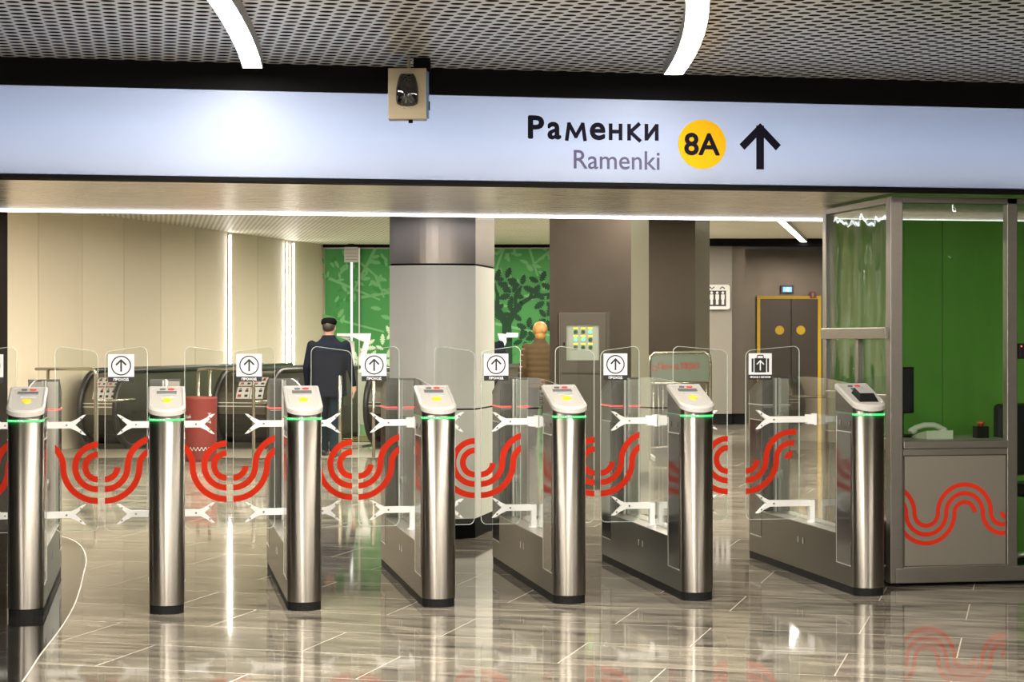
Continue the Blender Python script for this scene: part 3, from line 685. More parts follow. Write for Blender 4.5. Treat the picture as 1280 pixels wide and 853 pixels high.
# ------------------------------------------------------------------ turnstile gates
GY = 10.04; W = .18; SG = .07; LEN = 2.02; FS = .34; RS = 1.67; LZ = .93
LOWZ = .32; TOP = 1.146; LO = 1.03; RUP = .026
def nose(hw, y0, y1, n=12, sag=SG):
    """outline of the front section: rounded nose at y0, square at y1"""
    pts = [(-hw, y1), ]
    pts = [(hw, y1)]
    for i in range(n + 1):
        t = math.radians(0 + 180 * i / n)
        pts.append((hw * math.cos(t), y0 + sag - sag * math.sin(t)))
    pts.append((-hw, y1)); return pts
def ztop(y): return LO + (TOP - LO) * y / FS
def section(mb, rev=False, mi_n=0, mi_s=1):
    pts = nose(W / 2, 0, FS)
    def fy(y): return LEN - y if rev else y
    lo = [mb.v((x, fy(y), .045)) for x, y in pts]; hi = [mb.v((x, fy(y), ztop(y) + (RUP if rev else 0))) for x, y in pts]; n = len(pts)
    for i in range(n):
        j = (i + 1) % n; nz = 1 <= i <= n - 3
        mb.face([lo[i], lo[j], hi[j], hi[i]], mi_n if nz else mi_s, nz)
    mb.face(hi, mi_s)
def led(mb, z, rev, y1=FS, mi=0, g=.0025, core=None):
    pts = nose(W / 2 + g, -g, y1)
    for zz0, zz1, gg, m_ in ((z - (.005 if not rev else .0035), z + (.005 if not rev else .0035), 0, mi),):
        f = lambda y: LEN - y if rev else y
        lo = [mb.v((x, f(y), zz0)) for x, y in pts]; hi = [mb.v((x, f(y), zz1)) for x, y in pts]
        for i in range(len(pts)):
            j = (i + 1) % len(pts); mb.face([lo[i], lo[j], hi[j], hi[i]], mi if (1 <= i <= len(pts) - 3 or rev) else core)
        mb.face(hi, mi); mb.face(list(reversed(lo)), mi)
def fishtail(x_tip, x_end, z, y, s, lower):
    """white forked clamp: prongs at x_tip, stem running to x_end (s=+1 stem goes to +x)"""
    mb = MB([M['white'], M['screw']])
    P2 = [(0, .057), (.018, .054), (.05, .032), (.083, .018), (abs(x_end - x_tip), .018), (abs(x_end - x_tip), -.018), (.083, -.018), (.05, -.032), (.018, -.054), (0, -.057), (.034, -.022), (.058, 0), (.034, .022)]
    pts = [(x_tip + s * a, z + b) for a, b in P2]
    # tail as quads so that the concave outline fills well
    L = abs(x_end - x_tip)
    quads = [[(0, .057), (.018, .054), (.034, .022)], [(.018, .054), (.05, .033), (.045, .012), (.034, .022)], [(.05, .033), (.083, .018), (.058, 0), (.045, .012)],
             [(0, -.057), (.018, -.054), (.034, -.022)], [(.018, -.054), (.05, -.033), (.045, -.012), (.034, -.022)], [(.05, -.033), (.083, -.018), (.058, 0), (.045, -.012)],
             [(.058, 0), (.083, .018), (.083, -.018)], [(.083, .018), (L, .018), (L, -.018), (.083, -.018)]]
    for side in (-1, 1):
        y0 = y + side * .0055; y1 = y + side * .0155
        for qd in quads:
            mb.prism([(x_tip + s * a, z + b) for a, b in qd], y0, y1, 'y', 0)
    for (a, b) in ((.028, .035), (.028, -.035), (.105, 0)):
        if a < L: mb.prism([(x_tip + s * a + c, z + b + d) for c, d in arc(0, 0, .0055, 0, 360, 10)[:-1]], y - .0185, y - .0155, 'y', 1)
    if lower:
        xe = x_end; mb.box(min(xe, xe - s * .03), max(xe, xe - s * .03), y - .02, y + .02, LOWZ - .0, z + .018, 0)
        mb.lathe([(.026, LOWZ), (.026, LOWZ + .012)], (xe - s * .015, y, 0), 14, 0)
    else:
        for yy in (-.022, .014): mb.box(min(x_end, x_end - s * .055), max(x_end, x_end - s * .055), y + yy, y + yy + .008, z - .028, z + .028, 0)
        mb.box(min(x_end, x_end - s * .014), max(x_end, x_end - s * .014), y - .03, y + .03, z - .034, z + .034, 0)
    return mb
def swirls(mb, edge, side, y):
    """edge: x of the leaf's free edge; side=+1: leaf extends to +x (hung on the right-hand gate), -1 the mirror"""
    zc = .705; wd = .034; y0, y1 = y - .0062, y - .0070
    if side > 0:      # left cut: trough arcs rising into a crest on the right
        cx = edge; C = cx + .285
        mb.strip(arc(cx, zc, .07, -90, -4, 14), wd, y0, y1)
        for rt, rc in ((.125, .160), (.19, .095)):
            mb.strip(arc(cx, zc, rt, -95, 0, 16) + arc(C, zc, rc, 180, 80, 18)[1:], wd, y0, y1)
        mb.strip(arc(C, zc, .03, 180, 80, 10), wd, y0, y1)
    else:
        cx = edge
        for rr in (.07, .125): mb.strip(arc(cx, zc - .0, rr, 270, 90, 24), wd, y0, y1)
        C = cx - .335
        mb.strip(arc(cx, zc, .19, 275, 180, 16) + arc(C, zc, .145, 0, 100, 18)[1:], wd, y0, y1)
        mb.strip(arc(C, zc, .085, 60, -60, 12), wd, y0, y1)
def rounded_rect(x0, x1, z0, z1, rads, n=6, slope=0):
    """rads order: bottom-left, bottom-right, top-right, top-left; slope lowers the x1 side of the top"""
    out = []
    for (cx, cz, r, a0) in ((x0, z0, rads[0], 180), (x1, z0, rads[1], 270), (x1, z1 - (slope if slope > 0 else 0), rads[2], 0), (x0, z1 + (slope if slope < 0 else 0), rads[3], 90)):
        sx = 1 if cx == x0 else -1; sz = 1 if cz == z0 else -1
        for i in range(n + 1):
            t = math.radians(a0 + 90 * i / n); out.append((cx + sx * r + r * math.cos(t), cz + sz * r + r * math.sin(t)))
    return out
def leaf_glass(parent, side, wid, kind):
    """side=-1: leaf on the gate's left, +1: on its right"""
    inner = side * (W / 2 + .012); outer = side * (W / 2 + .012 + wid)
    x0, x1 = min(inner, outer), max(inner, outer)
    mb = MB([M['glass'], M['edge']])
    big, sm_ = .055, .03
    rads = (.035, .035, sm_, big) if side < 0 else (.035, .035, big, sm_)
    rads = (.035, .035, .035, .04) if side < 0 else (.035, .035, .04, .035)
    sl = (-.022 if side < 0 else .022)
    pts = rounded_rect(x0, x1, .345, 1.378, rads, slope=sl)
    mb.prism(pts, LZ - .005, LZ + .005, 'y', 0, 1)
    lf = mb.build('glass_leaf', parent)
    mb = MB([M['edge']]); cxm = (x0 + x1) / 2; czm = .86; n_ = len(pts)
    for yy, off in ((LZ - .0052, 0), (LZ + .0052, 0)):
        inn = [(cxm + (a - cxm) * (1 - .0026 / ((x1 - x0) / 2)), czm + (b - czm) * (1 - .0026 / .517)) for a, b in pts]
        A_ = [mb.v((a, yy, b)) for a, b in pts]; B_ = [mb.v((a, yy, b)) for a, b in inn]
        for i in range(n_): mb.face([A_[i], A_[(i + 1) % n_], B_[(i + 1) % n_], B_[i]])
    mb.build('polished_edge', lf, fix=False)
    mb = MB([M['swirl']])
    swirls(mb, outer, -side, LZ)
    mb.clipx(x0 + .0005, x1 - .0005); mb.build('red_wave_film', lf)
    s = -side; tip = outer + s * .066; 
    for z, low in ((.94, False), (.44, True)):
        fishtail(tip, side * .004 if not low else side * .012, z, LZ, s, low).build('glass_clamp', parent)
    if side < 0 and kind:
        px0 = x0 + .018; mb = MB([M['placard'], M['ink']])
        mb.box(px0, px0 + .143, LZ - .0075, LZ - .0055, 1.208, 1.335, 0); mb.box(px0, px0 + .143, LZ - .0078, LZ - .0055, 1.178, 1.208, 1)
        c = px0 + .0715; cz = 1.271; yy = LZ - .0078
        if kind == 'arrow':
            mb.strip(arc(c, cz, .052, 0, 360, 32), .0068, yy, yy - .0004, 1)
            mb.strip([(c, cz - .034), (c, cz + .03)], .0095, yy, yy - .0005, 1)
            mb.strip([(c - .028, cz + .003), (c + .002, cz + .033)], .0095, yy, yy - .0006, 1); mb.strip([(c + .028, cz + .003), (c - .002, cz + .033)], .0095, yy, yy - .0007, 1)
            mb.mats.append(M['placard']); ctext(mb, 'ПРОХОД', c - .040, c + .040, 1.1875, 1.1995, LZ - .0084, 2, .26, .3)
        else:
            mb.mats.append(M['placard'])
            mb.box(c - .036, c + .036, yy - .0004, yy, cz - .05, cz + .035, 1); mb.box(c - .054, c - .042, yy - .0004, yy, cz - .048, cz + .033, 1); mb.box(c + .042, c + .054, yy - .0004, yy, cz - .048, cz + .033, 1)
            mb.strip([(c - .02, cz + .036), (c - .017, cz + .052), (c + .017, cz + .052), (c + .02, cz + .036)], .007, yy, yy - .0005, 1)
            mb.strip([(c, cz - .038), (c, cz + .02)], .007, yy - .0005, yy - .001, 2)
            mb.strip([(c - .022, cz - .002), (c + .001, cz + .021)], .007, yy - .0005, yy - .0011, 2); mb.strip([(c + .022, cz - .002), (c - .001, cz + .021)], .007, yy - .0005, yy - .0012, 2)
            ctext(mb, 'ПРОХОД С БАГАЖОМ', c - .062, c + .062, 1.1885, 1.198, LZ - .0084, 2, .24, .3)
        mb.build('placard', lf)
def make_gate(loc, label, left=None, right=None, red=True, luggage=False, kind='arrow'):
    g_ = root('turnstile', loc, 0, label, 'turnstile', 'turnstile gates in the row')
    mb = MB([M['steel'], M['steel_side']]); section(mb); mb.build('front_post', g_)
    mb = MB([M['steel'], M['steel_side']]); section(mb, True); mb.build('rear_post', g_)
    mb = MB([M['steel_side'], M['steel_dark'], M['panel_steel']])
    mb.box(-W / 2, W / 2, FS, RS + .01, .045, LOWZ, 0, 0)
    mb.build('low_body', g_)
    mb = MB([M['ledge']]); mb.box(-W / 2 - .001, W / 2 + .001, FS, RS + .01, LOWZ, LOWZ + .004, 0); tb = mb.build('ledge', g_)
    mb = MB([M['black']])
    f = nose(W / 2 - .003, .003, FS); rr = [(x, LEN - y) for x, y in f]
    pl = f[1:-1]; pr = list(reversed(rr[1:-1]))
    ring = pl + list(reversed([(x, LEN - y) for x, y in pl]))
    mb.prism(ring, 0, .046, 'z'); mb.build('plinth', g_)
    # side panels and service plates
    for s in (-1, 1):
        x = s * W / 2
        mb = MB([M['steel_dark'], M['steel_trim'], M['steel_side']])
        def pan(y0, y1, z0, z1, mi, t=.002): mb.box(min(x, x + s * t), max(x, x + s * t), y0, y1, z0, z1, mi)
        pan(.095, FS - .02, .16, .90, 0); pan(.095, FS - .02, .156, .161, 1, .004); pan(FS - .021, FS - .016, .16, .985, 1, .003)
        pan(.095, FS - .02, .90, .905, 1, .004); pan(.11, .13, .935, .965, 0, .003); pan(.25, .27, .935, .965, 0, .003)
        mb.build('service_panel', g_); mb = MB([M['steel_dark'], M['steel_trim'], M['steel_side']])
        pan(LEN - FS + .02, LEN - .095, .16, .90, 0); pan(LEN - FS + .02, LEN - .095, .156, .161, 1, .004); pan(LEN - FS + .02, LEN - .095, .90, .905, 1, .004)
        mb.build('service_panel', g_); mb = MB([M['steel_dark'], M['steel_trim'], M['steel_side']])
        pan(.88, .90, .20, .235, 0, .0015); pan(.97, .99, .20, .235, 0, .0015)
        pan(.895, .90, .20, .235, 1, .003); pan(.985, .99, .20, .235, 1, .003)
        mb.build('vent_slots', g_)
    # plastic head
    mb = MB([M['plastic'], M['plastic_dk'], M['display'], M['ind'], M['redled'], M['yellow'], M['black']])
    hw = W / 2 + .006; pts = nose(hw, -.008, FS - .0, 16, SG + .004)
    lo = [mb.v((x, y, ztop(y) - .006)) for x, y in pts]; mid = [mb.v((x, y, ztop(y) + .016)) for x, y in pts]
    def inset(k, up):
        cy = FS / 2 - .01; return [mb.v((x * k, cy + (y - cy) * (1 - (1 - k) * .75), ztop(cy + (y - cy) * (1 - (1 - k) * .75)) + up)) for x, y in pts]
    r1 = inset(.92, .026); r2 = inset(.86, .026); r3 = inset(.80, .0205); n = len(pts)
    for a, b in ((lo, mid), (mid, r1), (r1, r2), (r2, r3)):
        for i in range(n): mb.face([a[i], a[(i + 1) % n], b[(i + 1) % n], b[i]], 1 if b is r3 else 0, False)
    mb.face(r3, 0); mb.face(list(reversed(lo)), 0)
    hd = mb.build('head_cover', g_)
    sl = (TOP - LO) / FS
    def plate(name, x0, x1, y0, y1, mat, up=.0235, ell=False, th=.003):
        q_ = MB([mat]); 
        pp = [((x0 + x1) / 2 + (x1 - x0) / 2 * math.cos(t), (y0 + y1) / 2 + (y1 - y0) / 2 * math.sin(t)) for t in [2 * PI * i / 20 for i in range(20)]] if ell else [(x0, y0), (x1, y0), (x1, y1), (x0, y1)]
        a = [q_.v((x, y, ztop(y) + up - .003)) for x, y in pp]; b = [q_.v((x, y, ztop(y) + up + th)) for x, y in pp]
        q_.face(b); q_.face(list(reversed(a)))
        for i in range(len(pp)): q_.face([a[i], a[(i + 1) % len(pp)], b[(i + 1) % len(pp)], b[i]])
        return q_.build(name, hd)
    plate('entry_indicator', -.036, -.006, .285, .302, M['ind'], ell=True); plate('stop_indicator', .006, .040, .285, .302, M['redled'], ell=True)
    if not luggage:
        plate('display', -.052, .052, .232, .262, M['display']); plate('label_strip', -.036, .046, .190, .212, M['plastic_dk'])
        plate('card_reader', -.024, .024, .115, .160, M['yellow'], ell=True)
    else:
        plate('display', -.03, .045, .215, .262, M['display'])
        q_ = MB([M['black'], M['plastic_dk']]); zz = ztop(.13)
        lo_ = [q_.v((x, y, ztop(y) + .02)) for x, y in ((-.05, .06), (.06, .06), (.06, .2), (-.05, .2))]
        hi_ = [q_.v((x, y, ztop(y) + .055)) for x, y in ((-.035, .10), (.045, .10), (.045, .18), (-.035, .18))]
        q_.face(hi_, 1)
        for i in range(4): q_.face([lo_[i], lo_[(i + 1) % 4], hi_[(i + 1) % 4], hi_[i]], 0)
        q_.build('bank_card_reader', hd)
    mb = MB([M['plastic'] if False else M['steel_side']])
    pts = nose(W / 2 + .002, -.002, FS); lo = [mb.v((x, LEN - y, ztop(y) + RUP - .002)) for x, y in pts]; hi = [mb.v((x, LEN - y, ztop(y) + RUP + .008)) for x, y in pts]
    for i in range(len(pts)): mb.face([lo[i], lo[(i + 1) % len(pts)], hi[(i + 1) % len(pts)], hi[i]])
    mb.face(hi); mb.face(lo); mb.build('rear_cap', g_)
    mb = MB([M['green'], M['ind']]); led(mb, 1.003, False, mi=0, core=1); o = mb.build('green_led_band', g_); o['label'] = 'lit green light band'
    mb = MB([M['red'] if red else M['deadled']]); led(mb, 1.0, True, y1=FS + .009, mi=0, core=0); o = mb.build('rear_led_band', g_); o['label'] = 'lit red light band' if red else 'unlit pale light band'
    # fixed glass along the axis, standing on the ledge
    mb = MB([M['glass'], M['edge']])
    top = [(FS - .02 + (RS - FS + .04) * i / 14, TOP + .018 + .028 * math.sin(PI * i / 14)) for i in range(15)]
    mb.prism([(top[0][0], LOWZ + .004)] + top + [(top[-1][0], LOWZ + .004)], -.0045, .0045, 'x', 0, 1); mb.build('fixed_glass', g_)
    mb = MB([M['steel_trim'], M['black']])
    mb.box(-.018, -.006, RS - .03, RS + .01, LOWZ, TOP + RUP); mb.box(.006, .018, RS - .03, RS + .01, LOWZ, TOP + RUP); mb.box(-.006, .006, RS - .012, RS + .01, LOWZ, TOP + RUP, 1)
    hp_ = mb.build('hinge_post', g_)
    mb = MB([M['face_l'], M['face_d']]); mb.box(.02, W / 2 - .006, RS + .006, RS + .012, LOWZ + .004, TOP + RUP - .006, 0); mb.box(-W / 2 + .006, -.02, RS + .006, RS + .012, LOWZ + .004, TOP + RUP - .006, 1)  # bright right and dark left half stand for reflections in the steel
    for z in (.985,): mb.box(-W / 2 + .006, W / 2 - .006, RS + .004, RS + .012, z, z + .004, 0)
    mb.build('inner_face', g_)
    for z in (.92, .56):
        mb = MB([M['steel_trim']]); mb.tube([(.024, RS - .035, z - .03), (.024, RS - .035, z + .03)], .009, 8); mb.tube([(-.0, RS - .04, z - .02), (-.0, RS - .04, z + .02)], .009, 8)
        mb.box(-.01, .03, RS - .034, RS - .02, z - .012, z + .012); mb.build('hinge', hp_)
    if left: leaf_glass(g_, -1, left, kind)
    if right: leaf_glass(g_, 1, right, None)
    return g_
X0 = -.655; DX = .7105; NW = .235; WW = .335
gl_lab = ['leftmost turnstile of the row, half over the curved granite edge', 'turnstile standing in line with the red barrel, second from the left',
          'turnstile in front of the walking man in the cap', 'turnstile just left of the round column, its post covering the foot',
          'turnstile in front of the metal electric cabinet', 'turnstile in front of the crowd barrier, between the cabinet and the lift sign',
          'wide luggage turnstile with a dark card reader, next to the glass booth']
make_gate((X0, GY, 0), gl_lab[0], NW, NW)
for i in range(1, 5): make_gate((X0 + DX * i, GY, 0), gl_lab[i], NW, NW)
make_gate((X0 + DX * 5, GY, 0), gl_lab[5], NW, WW)
make_gate((X0 + DX * 5 + .985, GY, 0), gl_lab[6], WW, None, red=False, luggage=True, kind='bag')

# ------------------------------------------------------------------ camera box hanging before the sign
ZC = 9.75; r = camroot('surveillance_box', pxz(509, ZC), ZC, 'beige box with a black oval lens hanging in front of the sign', 'camera', z=2.5)
k_ = ZC / F; zc_ = hz(117, ZC) - 2.5
m = MB([M['beige']]); m.box(-24 * k_, 24 * k_, 0, .09, zc_ - 32 * k_, zc_ + 32 * k_, 0, .004); m.build('body', r)
m = MB([M['bluef']]); m.box(24 * k_, 26.5 * k_, .012, .09, zc_ - 29 * k_, zc_ + 28 * k_); m.build('side_cover', r)
# egg-shaped dome
prof = [(-8, 28), (8, 28), (10.5, 24), (12.5, 17), (14, 9), (14.3, 0), (14, -6), (12.8, -10), (8, -12.5), (0, -13.4), (-8, -12.5), (-12.8, -10), (-14, -6), (-14.3, 0), (-14, 9), (-12.5, 17), (-10.5, 24)]
m = MB([M['lens']]); rings = []
for (s_, yy) in ((1, .0), (.97, -.014), (.85, -.03), (.62, -.042), (.3, -.048)):
    rings.append([m.v((a * s_ * k_, yy, zc_ + (4 + (b - 7) * s_) * k_)) for a, b in prof])
for i in range(4):
    for j in range(len(prof)): m.face([rings[i][j], rings[i][(j + 1) % 17], rings[i + 1][(j + 1) % 17], rings[i + 1][j]], 0, True)
m.face(rings[-1]); m.build('lens_dome', r)
m = MB([M['blackmatte']]); m.lathe([(.011, -36 * k_), (.011, -31 * k_)], (4 * k_, .03, zc_), 12); m.box(26 * k_, 28 * k_, .02, .04, zc_ - 20 * k_, zc_ - 9 * k_); m.build('cable_gland', r)
m = MB([M['blackmatte']]); m.box(7 * k_, 28 * k_, .06, .14, zc_ + 30 * k_, CEIL_F - 2.5, 0, .006); m.build('bracket', r)
m = MB([M['beige']]); m.tube([(2 * k_, .05, zc_ + 30 * k_), (1 * k_, .06, CEIL_F - 2.5)], .008, 8); m.build('conduit', r)
m = MB([M['ind']])
for dx in (-4, -2.5, 5): m.box((dx - .5) * k_, (dx + .5) * k_, -.0015, .001, zc_ - 19 * k_, zc_ - 18 * k_)
m.build('status_marks', r)

# ------------------------------------------------------------------ glass booth
BX, BY = 4.13, 10.40; BW = .075; BH = 2.235
bo = root('ticket_booth', (BX, BY, 0), 0, 'steel framed glass booth with a red wave on its front panel', 'booth')
py0, _ = on_x(1028, BX)
DEP = py0 - BY
xR0 = on_y(1259, 400, BY)[0] - BX; xR1 = on_y(1272, 400, BY)[0] - BX
def fr(name, *boxes, mat='frame', parent=bo, bev=.004, lab=None):
    m = MB([M[mat]])
    for bx_ in boxes: m.box(*bx_, 0, bev)
    o = m.build(name, parent)
    if lab: o['label'] = lab
    return o
ZT = .835
fr('corner_post', (0, BW, 0, BW, .02, BH)); fr('front_post', (xR0, xR1, 0, .06, .02, BH)); fr('rear_post', (0, .06, DEP - .06, DEP, 0.02, BH)); fr('front_post', (2.2, 2.26, 0, .06, .02, BH))
fr('rear_post', (2.2, 2.26, DEP - .06, DEP, .02, BH))
fr('top_rail', (BW, 2.2, 0, .05, BH - .035, BH)); fr('top_rail', (0, .05, BW, DEP - .06, BH - .035, BH))
fr('counter_rail', (BW, xR0, -.012, .05, ZT - .045, ZT), (BW, xR0, -.004, .05, ZT - .085, ZT - .045))
fr('bottom_rail', (.03, 2.2, -.008, .05, .02, .105), (BW, xR0, -.014, .05, .105, .115)); fr('bottom_rail', (0, .05, BW, DEP - .06, .03, .11))
m = MB([M['panel_steel'], M['joint']]); m.box(BW + .012, xR0 - .008, .006, .03, .118, ZT - .088, 0); m.box(BW, xR0, .012, .035, .11, ZT - .08, 1)
pn = m.build('front_panel', bo)
m = MB([M['swirl']]); zp = 11.02 / F / 4.2625
tx, tz = on_y(1120 + 163 / 4.2625, 560 + 350 / 4.2625, BY); tx -= BX; ssc = zp
C1 = tx + 217 * ssc; wd = 23 * ssc; C0 = tx - 217 * ssc; C2 = C1 + 217 * ssc; yy = .004
for rt in (66, 113, 160):
    rc = 217 - rt
    pts = arc(C0, tz, rc * ssc, 90, 0, 20)[:-1] + arc(tx, tz, rt * ssc, 180, 360, 30)[:-1]
    if rt < 160: pts += arc(C1, tz, rc * ssc, 180, 0, 30)[:-1] + arc(C2, tz, rt * ssc, 180, 290, 16)
    else: pts += arc(C1, tz, rc * ssc, 180, 0, 24)
    m.strip(pts, wd, yy, yy + .0015)
m.strip(arc(C2 + 25 * ssc, tz, 28 * ssc, 180, 290, 8), wd, yy, yy + .0015)
m.clipx(BW + .013, xR0 - .009); m.build('red_wave', pn)
def pane(x0, x1, y0, y1, z0, z1): m = MB([M['bglass']]); m.box(x0, x1, y0, y1, z0, z1); return m.build('glass_pane', bo)
pane(BW, xR0, .022, .030, ZT, BH - .035); pane(xR1, 2.2, .022, .030, .115, BH - .035); pane(.022, .030, BW, DEP - .06, 1.49, BH - .035)
# side: eye-level shelf rail, rails and lower panels
fr('side_rail', (-.02, .06, .04, DEP - .02, H + .0, 1.487)); ymul, _ = on_x(1070, BX); ymul -= BY
fr('side_mullion', (0, .04, ymul - .02, ymul + .02, 1.1, H + .0)); fr('side_rail', (0, .05, BW, DEP - .06, 1.055, 1.10)); fr('side_rail', (0, .05, BW, DEP - .06, .78, .85))
pane(.022, .030, BW, DEP - .06, 1.10, H); pane(.022, .030, BW, DEP - .06, .85, 1.055)
m = MB([M['steel_dark']]); m.box(.015, .03, BW, DEP - .06, .11, .78); m.build('side_panel', bo)
m = MB([M['blackmatte']]); m.box(.1, 2.15, .06, DEP, 0, .02); m.build('floor_plate', bo)
m = MB([M['gwall_b'], M['joint']]); m.box(on_y(1034, 400, BY + DEP + .35)[0] - BX, 2.6, DEP + .35, DEP + .38, .0, 2.2, 0); 
for xx in (.95, 1.75): m.box(xx, xx + .004, DEP + .348, DEP + .351, 0, 2.2, 1)
m.build('green_back_panel', bo)
m = MB([M['desk'], M['frame']]); m.box(BW + .02, xR0 + .12, .12, .72, ZT - .035, ZT - .005, 0, .003); m.box(BW + .02, xR0 + .12, .70, .72, ZT - .30, ZT - .035, 1)
m.box(BW + .02, BW + .05, .14, .7, .02, ZT - .035, 1)
dk = root('desk', (BX, BY, 0), 0, 'narrow desk inside the booth behind the counter rail', 'desk'); m.build('desk_top', dk)
ds = ZT - .005
def inb(u, v, dy): x, z = on_y(u, v, BY + dy); return x, z
px_, _ = inb(1166, 535, .35)
ph = root('telephone', (px_, BY + .35, ds), math.radians(8), 'off-white desk telephone behind the booth glass', 'telephone')
m = MB([M['phone']]); m.prism([(-.08, 0), (.09, 0), (.09, .012), (.0, .035), (-.08, .05)], -.09, .09, 'x', 0, bev=.003)
m.T = Matrix(); m.build('base', ph)
m = MB([M['phone']]); m.tube([(-.11, .05, .045), (-.09, .045, .062), (-.04, .03, .078), (.02, .02, .078), (.07, .03, .062), (.09, .035, .045)], .017, 10); m.ball((-.105, .05, .045), (.028, .026, .022)); m.ball((.09, .035, .045), (.028, .026, .022)); m.build('handset', ph)
m = MB([M['black']]); m.tube([(-.11 + -.004 * i, .05 + .012 * math.sin(i * 1.3), .025 - .001 * i) for i in range(14)], .004, 6); m.build('cord', ph)
ex, _ = inb(1226, 530, .35)
es = root('stop_button', (ex, BY + .35, ds), 0, 'small black box with a red push button on the booth desk', 'button')
m = MB([M['black']]); m.box(-.038, .038, -.035, .035, 0, .07, 0, .004); m.build('housing', es)
m = MB([M['estop']]); m.lathe([(.014, .07), (.014, .082), (.024, .085), (.024, .094), (.018, .098)], (0, 0, 0), 16); m.build('push_button', es)
mo = root('monitor', (BX + .3, BY + .55, ds), math.radians(38), 'dark computer monitor inside the booth, seen through its side', 'monitor')
m = MB([M['screen'], M['black']]); m.box(-.13, .13, 0, .03, .14, .42, 1, .005); m.box(-.12, .12, -.003, 0, .15, .41, 0); m.build('screen', mo)
m = MB([M['black']]); m.box(-.02, .02, .01, .03, .01, .16); m.lathe([(.09, 0), (.09, .012)], (0, .02, 0), 20); m.build('stand', mo)
# office chair in the right bay and a small reader on the post
ch = root('office_chair', (BX + 1.22, BY + .55, .02), .3, 'black office chair at the right edge of the booth', 'chair')
m = MB([M['rubber']]); m.box(-.22, .22, -.22, .22, .44, .52, 0, .03); m.build('seat', ch)
m = MB([M['rubber']]); m.box(-.2, .2, .2, .26, .55, 1.0, 0, .03); m.build('backrest', ch)
m = MB([M['steel_trim']]); m.tube([(0, 0, .1), (0, 0, .44)], .03, 12)
for i in range(5): t = i * 2 * PI / 5; m.tube([(0, 0, .11), (.27 * math.cos(t), .27 * math.sin(t), .05)], .018, 8)
m.build('base', ch)
rd = root('wall_reader', (BX + xR1 + .02, BY - .0, 1.35), 0, 'small black reader on the booth post at the right edge', 'reader')
m = MB([M['black']]); m.box(-.016, .036, -.02, .02, -.045, .045, 0, .005); m.build('case', rd)
m = MB([M['red']]); m.box(-.01, -.002, -.022, -.0195, .024, .032); m.build('status_light', rd)

